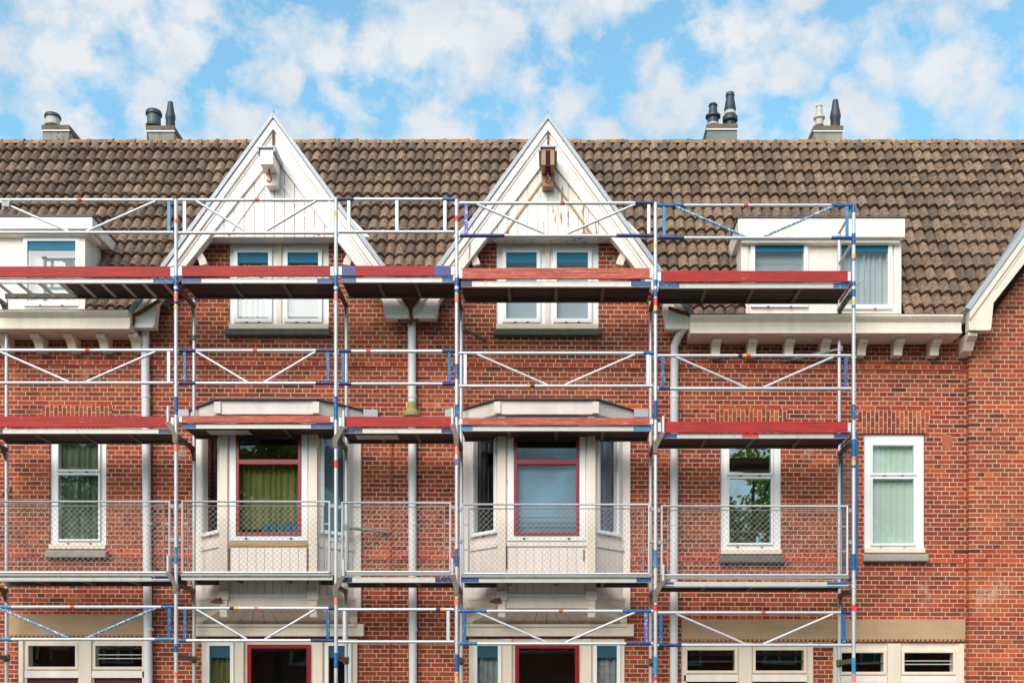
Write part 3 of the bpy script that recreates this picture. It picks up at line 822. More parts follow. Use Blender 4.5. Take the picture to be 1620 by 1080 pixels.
# ------------------------------------------------------------------ dormers
def dormer(x0, x1, fx0, fx1, casements, fasc, label=None):
    Yf = -0.05
    zb, zt_ = Z(500, Yf), Z(374, Yf)
    m = MB()
    holes_ = [rc(a, b, t, u, Yf) for a, b, t, u in casements]
    m.grid(X(x0, Yf), X(x1, Yf), zb, zt_, holes_, Yf, Yf + 0.09)
    X0_, X1_ = X(x0, Yf), X(x1, Yf)
    for xa, xb in ((X0_, X0_ + 0.05), (X1_ - 0.05, X1_)):      # cheeks
        m.prism([(Yf + 0.09, zb), (Yf + 0.09, zt_ + 0.02), (roof_y(zt_) + 0.15, zt_ + 0.02)], xa, xb, 'x')
    m.box(X0_ + .051, X1_ - .051, 0.30, 0.34, zb, zt_ + .02)
    d = m.build('dormer', 'dormer', BLD, bevel=0.004)
    f = MB()
    Yr = -0.22
    z0, z1 = Z(fasc[3], Yr), Z(fasc[2], Yr)
    f.box(X(fasc[0], Yr), X(fasc[1], Yr), Yr, roof_y(z1) + 0.15, z0, z1)
    f.box(X(fasc[0], Yr) + 0.05, X(fasc[1], Yr) - 0.05, Yr + 0.06, 0.2, z0 - 0.05, z0 - 0.001)
    f.build('flat_roof', 'dormer', d, bevel=0.006)
    e_ = MB(); e_.box(X(fasc[0], Yr) - 0.015, X(fasc[1], Yr) + 0.015, Yr - 0.015, roof_y(z1) + 0.15, z1 + 0.001, z1 + 0.022)
    e_.build('roof_trim', 'lead', d)
    for px in (x0, x1):
        xx = X(px, Yf); s = 1 if px == x0 else -1
        posts = MB(); posts.box(min(xx, xx + s * 0.10), max(xx, xx + s * 0.10), Yf - 0.03, Yf - 0.001, zb, zt_)
        posts.build('corner_post', 'dormer', d, bevel=0.004)
    for k, (a, b, t, u) in enumerate(casements):
        q = rc(a, b, t, u, Yf)
        sash(d, *q, Yf - 0.02, 0.06)
        blind(d, q[0], q[1], q[3], 0.10, Yf - 0.012)
        back(d, ('screen', 'net')[k % 2], q[0], q[1], q[2], q[3] - 0.06, Yf + .03, seed=30 + k)
        vents(d, (q[0] + .18, q[1] - .18), q[2] - 0.06, Yf - 0.04)
    return d
dormer(1172, 1425, 0, 0, ((1194, 1271, 385, 480), (1330, 1404, 385, 483)), (1168, 1432, 345, 375))
dormer(-150, 136, 0, 0, ((45, 121, 383, 478), (-95, -20, 383, 478)), (-158, 146, 343, 362))

# ------------------------------------------------------------------ cornices with brackets
def cornice(xa, xb, ytop, brackets, name='cornice'):
    z = Z(ytop, -0.48); m = MB()
    prof = [(0.0, z - 0.005), (-0.50, z), (-0.50, z - 0.022), (-0.475, z - 0.05), (-0.445, z - 0.072), (-0.43, z - 0.08), (-0.43, z - 0.20), (-0.455, z - 0.206), (-0.455, z - 0.238), (0.0, z - 0.238)]
    m.prism(prof, X(xa, -0.45), X(xb, -0.45), 'x')
    c_ = m.build(name, 'cream', BLD, bevel=0.004)
    g = MB(); g.box(X(xa, -0.45), X(xb, -0.45), -0.485, -0.46, z + 0.001, z + 0.016)
    g.build('gutter_lip', 'lead', c_)
    for px in brackets:
        b = MB(); xx = X(px, -0.2); zz = z - 0.239
        pr = [(0.0, zz), (-0.30, zz), (-0.30, zz - 0.045), (-0.285, zz - 0.06), (-0.24, zz - 0.075), (-0.19, zz - 0.105), (-0.165, zz - 0.15), (-0.16, zz - 0.20), (0.0, zz - 0.20)]
        b.prism(pr, xx - 0.06, xx + 0.06, 'x')
        b.build('cornice_bracket', 'cream', c_, bevel=0.005)
cornice(1092, 1522, 498, (1133, 1190, 1249, 1306, 1364, 1422, 1480, 1531))
cornice(-160, 205, 491, (-50, 6, 60, 112, 163, 214))

for lst in ([(252, 474), (228, 490), (211, 498), (208, 516), (213, 517), (216, 502), (232, 493), (256, 478)], [(1058, 486), (1082, 494), (1098, 500), (1102, 519), (1096, 519), (1093, 504), (1078, 498), (1056, 490)]):
    m = MB(); m.prism([(P(a, b, GY).x, P(a, b, GY).z) for a, b in lst], GY - 0.045, GY - 0.021, 'y'); m.build('rotten_joint', 'rust', BLD)
# ------------------------------------------------------------------ bay windows
def facet(x0, y0, x1, y1):
    d = Vector((x1 - x0, y1 - y0, 0)); L = d.length; d.normalize()
    nrm = Vector((d.y, -d.x, 0))          # outwards (towards the street)
    def T(v): return Vector((x0, y0, 0)) + d * v.x - nrm * v.y + Vector((0, 0, v.z))
    return T, L
def bay(xc, mats, left_back, mid_back, right_back, worn):
    pts = [(xc - 1.10, 0.0), (xc - 0.60, -0.50), (xc + 0.60, -0.50), (xc + 1.10, 0.0)]
    ztop, zwin, zap, zbase = 5.74, 4.115, 3.336, 3.17
    mains = MB()
    root = None
    facs = [facet(*pts[i], *pts[i + 1]) for i in range(3)]
    zi = [(0.15, 0.57), None, (0.15, 0.51)]
    LM = facs[1][1]
    mid_h = (LM / 2 - 0.47, LM / 2 + 0.47, 4.10, 5.70)
    for i, (T, L) in enumerate(facs):
        m = MB(T)
        h = mid_h if i == 1 else (zi[i][0], zi[i][1], 4.235, 5.62)
        m.grid(0, L, zap, ztop, [h], 0.0, 0.06)
        mains.v += [v for v in m.v] if False else []
        off = len(mains.v); mains.v += m.v; mains.f += [tuple(k + off for k in f) for f in m.f]; mains.mi += m.mi
    root = mains.build('bay_window', worn, BLD, bevel=0.003)
    for i, (T, L) in enumerate(facs):
        if i != 1:
            h = (zi[i][0], zi[i][1], 4.235, 5.62)
            sash(root, h[0], h[1], h[2], h[3], -0.012, 0.045, T=T, glass='glass')
            vents(root, ((h[0] + h[1]) / 2,), h[2] - 0.06, -0.02, T=T)
            st = MB(T); st.box(h[0] - 0.06, h[1] + 0.06, -0.05, -0.001, h[2] - 0.052, h[2] - 0.028); st.build('sill', 'white_frame', root)
            back(root, (left_back, None, right_back)[i], h[0], h[1], h[2], h[3], 0.05, T=T, seed=i)
        # apron: boards and rails
        ap = MB(T)
        n = 9 if i == 1 else 5
        a, b = 0.09, L - 0.09
        for k in range(n):
            s0 = a + (b - a) * k / n + 0.003; s1 = a + (b - a) * (k + 1) / n - 0.003
            ap.box(s0, s1, -0.012, -0.0005, zap + 0.02, 3.985)
        ap.build('apron_boards', worn, root, bevel=0.002)
        rl = MB(T)
        rl.box(0.075, L - 0.075, -0.03, -0.0135, 3.995, 4.05)
        rl.build('apron_rail', 'barewood' if (i == 1 and mats == 'left') else worn, root, bevel=0.003)
        r2 = MB(T); r2.box(0.0, L, -0.03, -0.002, zap - 0.02, zap + 0.025); r2.build('plinth_rail', worn, root, bevel=0.003)
        bb = MB(T); bb.box(0.0, L, -0.02, 0.06, zbase, zap - 0.021); bb.build('base_board', 'cream', root, bevel=0.003)
    # corner posts
    for (x, y) in pts:
        cp = MB(); r = 0.055
        z0 = zbase + 0.03
        cp.box(x - r, x + r, y - 0.05, y + 0.04, z0, ztop)
        if y < -0.1:
            kb = MB(); kb.box(x - r - .02, x + r + .02, y - 0.075, y - 0.051, zap - 0.06, zap + 0.06); kb.build('post_block', 'cream', root, bevel=0.005)
            pd = MB(); pd.prism([(y - 0.05, z0 - .001), (y + 0.05, z0 - .001), (y + 0.05, z0 - 0.17), (y - 0.02, z0 - 0.15), (y - 0.05, z0 - 0.07)], x - 0.05, x + 0.05, 'x'); pd.build('post_pendant', 'cream', root, bevel=0.005)
        cp.build('corner_post', 'cream' if y < -0.1 else worn, root, bevel=0.006)
    for sx_, z0_, z1_ in (((-0.53, 3.55, 3.98), (0.52, 3.50, 3.97)) if mats == 'left' else ((-0.535, 3.7, 4.0), (0.50, 3.80, 3.95))):
        st = MB(); st.box(xc + sx_ - 0.009, xc + sx_ + 0.009, -0.5165, -0.5125, z0_, z1_); st.build('rust_streak', 'rust', root)
    rp = MB(); q = xc - 0.62
    rp.prism([(q - 0.16, 3.245), (q - 0.08, 3.285), (q + 0.0, 3.31), (q + 0.02, 3.24), (q - 0.06, 3.22)], -0.583, -0.577, 'y'); rp.build('rotten_patch', 'rust', root)
    # red centre frame
    T, L = facs[1]
    c = L / 2
    r_ = MB(T)
    zt_ = [Z(735, -0.5), Z(727, -0.5)]
    up = (c - 0.395, c + 0.395, zt_[1], 5.64); lo = (c - 0.395, c + 0.395, 4.18, zt_[0])
    r_.grid(c - 0.437, c + 0.437, 4.138, 5.69, [up, lo], -0.035, 0.03)
    r_.build('red_frame', 'red', root, bevel=0.004)
    wf = MB(T); wf.grid(c - 0.52, c + 0.52, 4.07, 5.73, [(c - 0.438, c + 0.438, 4.137, 5.691)], -0.022, 0.02)
    wf.build('white_surround', 'white_frame', root, bevel=0.004)
    for q in (up, lo):
        g = MB(T); g.box(q[0] - .01, q[1] + .01, -0.004, 0.002, q[2] - .01, q[3] + .01); g.build('pane', 'glass', root)
    if mid_back == 'olive_curtain':
        back(root, mid_back, lo[0], lo[1], 4.3, lo[3] + .02, 0.06, T=T, seed=3)
        b = MB(T)
        for k in range(5):
            b.box(lo[0] + .3 + k * .1, lo[0] + .38 + k * .1, 0.03, 0.07, 4.18, 4.30 + 0.03 * (k % 2))
        b.build('sill_clutter', 'teal_dark', root)
    else:
        back(root, mid_back, lo[0], lo[1], lo[2], lo[3] + 0.02, 0.03, T=T)
        b = MB(T)
        for zz in (4.30, 4.245):
            b = MB(T); b.box(lo[0], lo[1], 0.02, 0.028, zz, zz + 0.014); b.build('window_bar', 'black', root)
    vents(root, (c - .3, c + .3), 4.10, -0.03, T=T)
    # flat roof with fascia
    k_ = 1.09
    fp = [(xc + (x - xc) * (1.0 if y == 0 else k_) + (0.17 if x > xc else -0.17) * (1 if y == 0 else 0), y * 1.2 if y < 0 else -0.002) for x, y in pts]
    rf = MB(); rf.prism(fp, 5.741, 5.925, 'z')
    ro = rf.build('bay_fascia', worn, root, bevel=0.006)
    cr_ = MB(); fp2 = [(xc + (x - xc) * 1.03, y * 1.08 if y < -.1 else y) for x, y in fp]
    cr_.prism(fp2, 5.926, 5.942, 'z'); cr_.build('roof_trim', 'lead', root)
    for s in (-1, 1):
        xx = xc + s * 0.655
        cb = MB(); cb.box(xx - 0.045, xx + 0.045, -0.63, -0.601, 5.745, 5.90); cb.build('corner_block', worn, root, bevel=0.006)
        sp = MB(); sp.box(min(xc + s * 1.2, xc + s * 1.40), max(xc + s * 1.2, xc + s * 1.40), -0.12, -0.03, 5.83, 5.94)
        sp.build('lead_outlet', 'zinc', root, bevel=0.006)
    # cove soffit between bay and wall
    sf = MB(); zw = 2.995
    nb = 12
    for k in range(nb):
        a, b = -1 + 2 * k / nb, -1 + 2 * (k + 1) / nb
        fa, fb, wa, wb = xc + a * 0.60 + .002, xc + b * 0.60 - .002, xc + a * 1.08 + .004, xc + b * 1.08 - .004
        yf = -0.49
        sf.add([(fa, yf, zbase + .02), (fb, yf, zbase + .02), (wb, -0.02, zw), (wa, -0.02, zw), (fa, yf, zbase + .05), (fb, yf, zbase + .05), (wb, -0.02, zw + .03), (wa, -0.02, zw + .03)],
               [(0, 1, 2, 3), (4, 7, 6, 5), (0, 4, 5, 1), (1, 5, 6, 2), (2, 6, 7, 3), (3, 7, 4, 0)])
    for s in (-1, 1):
        sf.add([(xc + s * 0.60, -0.5, zbase + .01), (xc + s * 1.1, -0.01, zbase + .02), (xc + s * 1.1, -0.01, zw)], [(0, 1, 2)])
    sf.build('cove_soffit', 'cream', root)
    bm_ = MB(); bm_.box(xc - 1.13, xc + 1.20, -0.11, 0.0 - .002, 2.825, zw - 0.002)
    bm_.box(xc - 1.10, xc + 1.10, -0.135, -0.111, zw - 0.045, zw - 0.004)
    bm_.build('frieze_beam', 'cream', root, bevel=0.005)
    for s in (-1, 1):                                          # wall brackets
        b = MB(); zz = zbase + 0.05
        pr = [(0.0, zz), (-0.13, zz), (-0.13, zz - 0.06), (-0.08, zz - 0.12), (-0.10, zz - 0.2), (-0.05, zz - .26), (0, zz - .26)]
        b.prism(pr, xc + s * 1.06 - 0.045, xc + s * 1.06 + 0.045, 'x'); b.build('bay_bracket', 'cream', root, bevel=0.004)
    return root
bl_ = bay(BAYX[0], 'left', None, 'olive_curtain', 'screen_sky_reflection', 'cream_worn')
br_ = bay(BAYX[1], 'right', None, 'screen_sky_reflection', 'screen_sky_reflection', 'cream_worn')

bl_['label'] = 'canted bay window with olive curtains behind red frame'; br_['label'] = 'canted bay window with blue grey panes in red frame'
# ground-floor windows under the bays
for (gx0, gx1, gz0, gz1), panes, cur in ((GF[0], ((330, 367), (393, 491), (518, 553)), ('olive_curtain', None, None)),
                                         (GF[1], ((753, 790), (816, 915), (942, 978)), ('lace', None, 'lace'))):
    Y = -0.03
    zt_ = Z(1020, Y)
    pr = [(X(a, Y), X(b, Y), 0.85, zt_) for a, b in panes]
    m = MB(); m.grid(gx0 + .002, gx1 - .002, gz0, gz1, pr, Y, Y + 0.12)
    w = m.build('window', 'cream', BLD, bevel=0.005)
    for k, q in enumerate(pr):
        if k == 1:
            r_ = MB(); r_.grid(q[0] - .01, q[1] + .01, q[2] - .01, q[3] + .01, [(q[0] + .045, q[1] - .045, q[2] + .045, q[3] - .045)], Y - 0.03, Y + 0.03)
            r_.build('red_frame', 'red', w, bevel=0.004)
            g = MB(); g.box(q[0] + .03, q[1] - .03, Y + .002, Y + .008, q[2] + .03, q[3] - .03); g.build('pane', 'glass', w)
        else:
            sash(w, q[0] + .02, q[1] - .02, q[2], q[3] - .01, Y - 0.012, 0.05)
            blind(w, q[0] + .02, q[1] - .02, q[3] - .01, 0.14, Y - 0.004, 'teal_dark')
            back(w, cur[k], q[0], q[1], q[2], q[3] - .1, Y, seed=40 + k)
    wp = MB()
    for a, b in ((panes[0][1], panes[1][0]), (panes[1][1], panes[2][0])):
        xx = (X(a, Y) + X(b, Y)) / 2
        wp.box(xx - 0.06, xx + 0.06, Y - 0.05, Y - .001, gz0 + .01, gz1 - .004)
    wp.build('mullion', 'cream', w, bevel=0.006)
    sm = MB(); sm.box(gx0 - .04, gx1 + .04, -0.12, 0.02, gz0 - 0.12, gz0 - 0.002); sm.build('sill', 'sill', w, bevel=0.01)

# doors with transom lights and sandstone lintels
for (dx0, dx1, dz0, dz1), tr, lint, (ta, tb), slats in (
        (DOORS[0], ((46, 120), (152, 228)), (14, 231, 971, 1006), (1021, 1054), 1),
        (DOORS[1], ((1087, 1162), (1195, 1271)), None, (1028, 1060), None),
        (DOORS[2], ((1331, 1397), (1430, 1507)), None, (1032, 1062), 1)):
    Y = 0.04
    pr = [(X(a, Y), X(b, Y), Z(tb, Y), Z(ta, Y)) for a, b in tr]
    dr_ = [(q[0] - 0.03, q[1] + 0.03, dz0, q[2] - 0.155) for q in pr]
    m = MB(); m.grid(dx0 + .001, dx1 - .001, dz0, dz1 - .001, pr + dr_, Y, Y + 0.12)
    d = m.build('door_frame', 'cream', BLD, bevel=0.006)
    pm = MB(); xx = (pr[0][1] + pr[1][0]) / 2
    pm.box(xx - 0.09, xx + 0.09, Y - 0.04, Y - .001, dz0, dz1 - .02); pm.box(dx0, dx0 + .07, Y - .03, Y - .001, dz0, dz1 - .02); pm.box(dx1 - .07, dx1, Y - .03, Y - .001, dz0, dz1 - .02)
    pm.build('mullion', 'cream', d, bevel=0.006)
    for k, (q, e_) in enumerate(zip(pr, dr_)):
        sash(d, *q, Y - 0.01, 0.04, mat='cream')
        rl = MB(); rl.box(q[0] - .05, q[1] + .05, Y - .03, Y - .001, q[2] - 0.155, q[2] - 0.06); rl.build('transom_rail', 'cream_worn', d, bevel=0.004)
        o = MB(); o.box(e_[0] + .002, e_[1] - .002, Y + 0.03, Y + 0.07, e_[2], e_[3] - .002)
        for zz in (0.3, 1.1): o.box(e_[0] + .12, e_[1] - .12, Y + 0.018, Y + 0.0295, zz, zz + 0.6)
        o.build('door', 'maroon', d, bevel=0.004)
        if slats == k:
            s = MB()
            for f_ in (0.42, 0.6): s.box(q[0], q[1], Y + .03, Y + .034, q[2] + (q[3] - q[2]) * (1 - f_) - .006, q[2] + (q[3] - q[2]) * (1 - f_) + .008)
            s.build('slats', 'slat', d)
        elif dx0 > 0:
            s = MB(); zz = (q[2] + q[3]) / 2
            s.box(q[0], q[1], Y + .03, Y + .04, zz - .025, zz + .0); s.build('glazing_bar', 'black', d)
for a, b, t, u, name in ((12, 231, 971, 1005, 0), (1078, 1527, 979, 1011, 1)):
    m = MB(); m.box(X(a), X(b), -0.012, 0.03, Z(u) , Z(t))
    n = int((b - a) / 7)
    for k in range(n):
        xx = X(a + (k + .5) * (b - a) / n)
        m.lathe((xx, -0.005, Z(u) - 0.03), [(0.012, 0), (0.020, 0.012), (0.020, 0.029)], 8)
    m.build('stone_lintel', 'sandstone', BLD, bevel=0.004)

# ------------------------------------------------------------------ downpipes
def downpipe(px, ytop, px2=None, collar=False, bend=None):
    Y = -0.09; r = 0.056
    a = P(px, ytop, Y); b = P(px2 or px, 1080, Y)
    m = MB()
    top = [(a.x, Y, a.z)] if bend is None else [(a.x + bend, Y - 0.2, a.z + 0.12), (a.x + bend * .4, Y - 0.06, a.z + 0.03), (a.x, Y, a.z - 0.08)]
    z1 = a.z - 0.1 if bend is not None else a.z
    m.tube(top + [(a.x + (b.x - a.x) * t, Y, z1 + (0.05 - z1) * t) for t in (0.3, 0.6, 1)], r, 16)
    o = m.build('downpipe', 'pipe', BLD, smooth=True)
    j = MB()
    for z in (6.1, 4.35, 2.9):
        if z < a.z - .1:
            f = (a.z - z) / (a.z - 2.2) if a.z > 2.2 else 0
            xx = a.x + (b.x - a.x) * f
            j.tube([(xx, Y, z), (xx, Y, z + 0.035)], r + 0.006, 16)
            j.box(xx - 0.015, xx + 0.015, Y + r, 0.0, z + .005, z + .03)
    j.build('pipe_clip', 'pipe', o, smooth=True)
    if collar:
        c = MB(); zc = Z(636, Y)
        c.lathe((a.x, Y, zc - 0.2), [(0.115, 0), (0.12, 0.03), (0.105, 0.07), (0.07, 0.10), (0.066, 0.19), (0.062, 0.2)], 20)
        c.build('pipe_collar', 'pipe_green', o, smooth=True)
        c = MB(); c.box(a.x - 0.075, a.x - 0.05, Y - 0.03, Y, zc - 0.09, zc + 0.0); c.build('pipe_tag', 'tape_yellow', o)
downpipe(229.5, 518, 237)
downpipe(651.5, 500, 654, True)
downpipe(1067, 538, 1065.5, False, 0.12)

# ------------------------------------------------------------------ chimneys
def chimney(xa, xb, ytop, mat, pots, Y=2.3, depth=0.5):
    a, b = X(xa, Y), X(xb, Y); zt_ = Z(ytop, Y); zb = zt_ - 1.3
    m = MB(); m.box(a, b, Y, Y + depth, zb, zt_ - 0.09)
    c = m.build('chimney', mat, BLD, bevel=0.006)
    t = MB(); t.box(a - 0.012, b + 0.012, Y - 0.012, Y + depth + .012, zt_ - 0.089, zt_)
    t.build('stack_top', 'stack_top' if mat != 'stack_zinc' else 'stack_top', c, bevel=0.008)
    ln = MB(); ln.box(a - 0.02, b + 0.02, Y - 0.02, Y - 0.0125, zt_ - 0.105, zt_ - 0.085); ln.build('flashing', 'pipe', c)
    for kind, pa, pb, yt, mt in pots:
        Yc = Y + depth * 0.45
        cx = (X(pa, Yc) + X(pb, Yc)) / 2; r = (X(pb, Yc) - X(pa, Yc)) / 2
        h = Z(yt + 4, Yc) - zt_
        q = MB()
        if kind == 'drum':
            q.lathe((cx, Yc, zt_), [(r * .7, 0), (r * .7, h * .18), (r * 1.0, h * .25), (r * 1.0, h * .32), (r * .72, h * .42)], 20)
            o = q.build('flue_cowl', 'cowl', c, smooth=True)
            q = MB(); q.lathe((cx, Yc, zt_), [(r * .84, h * .36), (r * .84, h * .8)], 20); q.build('cowl_drum', mt, o, smooth=True)
            q = MB(); q.lathe((cx, Yc, zt_), [(r * 1.0, h * .78), (r * 1.02, h * .86), (r * .9, h * .96), (r * .4, h)], 20); q.build('cowl_cap', 'cowl', o, smooth=True)
        elif kind == 'tall':
            q.lathe((cx, Yc, zt_), [(r * .62, 0), (r * .66, h * .22), (r, h * .26), (r, h * .36), (r * .72, h * .42), (r * .70, h * .52), (r * .8, h * .56), (r * .52, h * .9), (r * .6, h * .92), (r * .55, h)], 20)
            o = q.build('flue_pipe', mt, c, smooth=True)
            q = MB(); q.lathe((cx, Yc, zt_), [(r * .74, h * .43), (r * .74, h * .51)], 20); q.build('pipe_band', 'cowl_pale', o, smooth=True)
        elif kind == 'cone':
            q.lathe((cx, Yc, zt_), [(r * .7, 0), (r * .74, h * .45), (r, h * .5), (r * 1.0, h * .56), (r * .62, h * .62), (r * .5, h * .9), (r * .62, h * .93), (r * .5, h)], 20)
            o = q.build('flue_pipe', mt, c, smooth=True)
            q = MB(); q.lathe((cx, Yc, zt_), [(r * .76, h * .2), (r * .76, h * .26)], 20); q.build('pipe_band', 'cowl_pale' if mt != 'cowl_pale' else 'cowl', o, smooth=True)
        elif kind == 'slim':
            q.lathe((cx, Yc, zt_), [(r * .9, 0), (r * .9, h * .42), (r, h * .45), (r, h * .55), (r * .72, h * .75), (r * .55, h * .95), (r * .5, h)], 18)
            q.build('flue_pipe', mt, c, smooth=True)
chimney(67, 109, 198, 'stack', [('drum', 71, 96, 177, 'cowl_pale')])
chimney(232, 275, 199, 'stack', [('drum', 231, 256, 171, 'cowl_green'), ('slim', 262, 277.5, 158, 'cowl')])
chimney(1119, 1166, 196, 'stack_zinc', [('cone', 1116, 1140, 161, 'cowl'), ('tall', 1143, 1167, 144, 'cowl')])
chimney(1288, 1333, 199, 'stack', [('cone', 1287, 1305, 162, 'cowl_pale'), ('slim', 1313, 1330, 155, 'cowl')])

# ------------------------------------------------------------------ neighbouring house on the right
NB = thing('gabled_brick_house', 'orange red brick house front with cream bargeboard at the right edge', 'house', (X(1740), 0, 0))
Yn = -0.12
nx0 = X(1533, Yn)
nzA = Z(205, -0.5)
nc = X(1745, -0.5)
nw = MB()
zn0 = 7.05
nw.prism([(nx0, 0), (nx0 + 4.2, 0), (nx0 + 4.2, zn0), (nc + (nzA - .5 - zn0) / SLOPE, zn0), (nc, nzA - 0.5), (nc - (nzA - .5 - zn0) / SLOPE, zn0), (nx0, zn0 - .2)], Yn, Yn + 0.36, 'y')
nw.build('wall', 'brick_side', NB, bevel=0.02)
gable(NB, 1745, 199, -0.5, (212, 522, 173, 479), (212, 522, 173, 479), None, False, None, 'cream')
br = MB(); zz = Z(523, -0.5); xx = X(1532, -0.3)
br.prism([(Yn, zz), (-0.46, zz), (-0.46, zz - 0.05), (-0.36, zz - 0.1), (-0.28, zz - 0.2), (Yn, zz - 0.2)], xx - 0.06, xx + 0.07, 'x')
br.build('foot_bracket', 'cream', NB, bevel=0.006)

# ------------------------------------------------------------------ scaffold
YO, YI = -1.01, -0.28
SC = thing('scaffold', 'tubular steel scaffold with red toe boards, blue paint marks and mesh panels before brick facade', 'scaffold', (X(660, YO), -0.65, 0))
SX = [-33, 278.5, 531.5, 722.5, 1037, 1350.5]
STOP = [316, 316, 314, 316, 321, 325]
TR = 0.0242
def tube_part(name, pts, mat, parent, r=TR, n=12, label=None):
    m = MB(); m.tube(pts, r, n); return m.build(name, mat, parent, smooth=True, label=label)
BANDS = {1: [(437, 462, 'blue'), (464, 476, 'tape_pink'), (477, 482, 'navy'), (484, 490, 'tape_yellow'), (628, 656, 'blue'), (700, 714, 'tape_pink'), (865, 892, 'sky_blue'), (1018, 1031, 'blue'), (1062, 1072, 'tape_pink'), (347, 354, 'tape_pink')],
         2: [(436, 462, 'blue'), (464, 476, 'tape_pink'), (335, 343, 'tape_yellow'), (627, 664, 'blue'), (728, 740, 'tape_red'), (1032, 1056, 'blue'), (946, 956, 'tape_pink')],
         3: [(440, 464, 'blue'), (466, 479, 'tape_pink'), (342, 351, 'tape_red'), (576, 600, 'blue'), (640, 660, 'blue'), (706, 718, 'tape_pink'), (726, 736, 'purple'), (868, 896, 'blue'), (946, 957, 'tape_pink'), (1034, 1062, 'blue'), (1064, 1070, 'tape_pink'), (1072, 1078, 'tape_yellow')],
         4: [(443, 470, 'blue'), (472, 484, 'tape_red'), (485, 491, 'tape_yellow'), (492, 497, 'blue_solid'), (387, 393, 'tape_yellow'), (634, 664, 'blue_solid'), (712, 720, 'tape_red'), (870, 898, 'sky_blue'), (956, 966, 'tape_red'), (1038, 1068, 'sky_blue'), (1069, 1076, 'tape_red')],
         5: [(325, 337, 'blue'), (370, 388, 'blue_solid'), (402, 408, 'tape_yellow'), (409, 414, 'purple'), (446, 470, 'blue'), (475, 482, 'tape_yellow'), (483, 488, 'purple'), (640, 664, 'blue'), (690, 722, 'blue'), (722, 728, 'tape_pink'), (729, 735, 'tape_yellow'), (736, 740, 'blue_solid'), (876, 902, 'blue'), (956, 966, 'tape_red'), (1040, 1066, 'sky_blue'), (1067, 1078, 'tape_pink')]}
for i, sx in enumerate(SX):
    xo = X(sx, YO)
    m = MB(); m.tube([(xo, YO, 0.02), (xo, YO, Z(STOP[i], YO))], TR, 12)
    for lv in (455, 692, 927):
        z = Z(lv + 3, YO); m.tube([(xo, YO, z), (xo, YO, z + 0.035)], TR + 0.006, 12)
    for lv in (555, 606, 317, 368, 961, 1013):
        z = Z(lv + (sx - 278) * 0.008, YO); m.box(xo - 0.034, xo + 0.034, YO + 0.012, YO + 0.03, z - 0.02, z + 0.02)
    m.box(xo - 0.075, xo + 0.075, YO - 0.075, YO + 0.075, 0.0, 0.012)
    so_ = m.build('standard', 'alu', SC, smooth=True)
    for y0, y1, mt in BANDS.get(i, []):
        b = MB(); b.tube([(xo, YO, Z(y1, YO)), (xo, YO, Z(y0, YO))], TR + 0.0018, 12); b.build('colour_band', mt, so_, smooth=True)
    zi = Z(366, YI) if i == 5 else Z(474 + i, YI)
    m = MB(); m.tube([(xo, YI, 0.02), (xo, YI, zi)], TR, 12)
    m.box(xo - 0.075, xo + 0.075, YI - 0.075, YI + 0.075, 0.0, 0.012)
    for z in [0.5 * k + 0.3 for k in range(13)]:
        if z < zi: m.box(xo - 0.006, xo + 0.006, YI - TR - 0.003, YI - TR + 0.003, z - 0.014, z + 0.014)
    si = m.build('standard', 'alu', SC, smooth=True)
    for lv, mt in ((720, 'tape_yellow'), (725, 'navy')) if i == 1 else ():
        b = MB(); b.tube([(xo, YI, Z(lv + 4, YI)), (xo, YI, Z(lv, YI))], TR + 0.0018, 12); b.build('colour_band', mt, si, smooth=True)

# front beam (top, bottom), toe board (top, bottom, material), per level and bay
DK = [
  [dict(b=(439.7, 447.5), t=(422, 439, 'toe')), dict(b=(440, 447.6), t=(421, 438, 'toe')), dict(b=(437.6, 446.7), t=(421, 437, 'toe_crimson')), dict(b=(444.6, 453.7), t=(424.6, 441.8, 'toe_faded')), dict(b=(447, 455.7), t=(429, 446.4, 'toe'))],
  [dict(b=(678, 685.5), t=(658.7, 676, 'toe')), dict(b=(669.5, 677.5), t=(658, 669, 'toe_faded')), dict(b=(676.7, 685), t=(659, 675.6, 'toe')), dict(b=(673, 681.5), t=(661, 672.6, 'toe_faded')), dict(b=(685.4, 693), t=(667, 684.6, 'toe'))],
  [dict(b=(903, 919)), dict(b=(905.5, 917)), dict(b=(912, 921)), dict(b=(910, 921)), dict(b=(919.6, 928))]]
CAPS = {(0, 0): ('navy', 'blue'), (0, 1): ('blue_solid', 'blue_solid'), (0, 2): ('blue', 'blue'), (0, 3): ('navy', 'blue_solid'), (0, 4): ('blue', 'blue'),
        (1, 0): ('navy', 'navy'), (1, 1): ('blue_solid', 'blue_solid'), (1, 2): ('navy', 'navy'), (1, 3): ('sky_blue', 'sky_blue'), (1, 4): ('blue_solid', 'blue_solid'),
        (2, 0): ('navy', 'navy'), (2, 1): (None, None), (2, 2): ('navy', 'navy'), (2, 3): ('blue_solid', 'blue_solid'), (2, 4): ('blue_solid', 'blue_solid')}
YF, YB = -0.965, -0.40
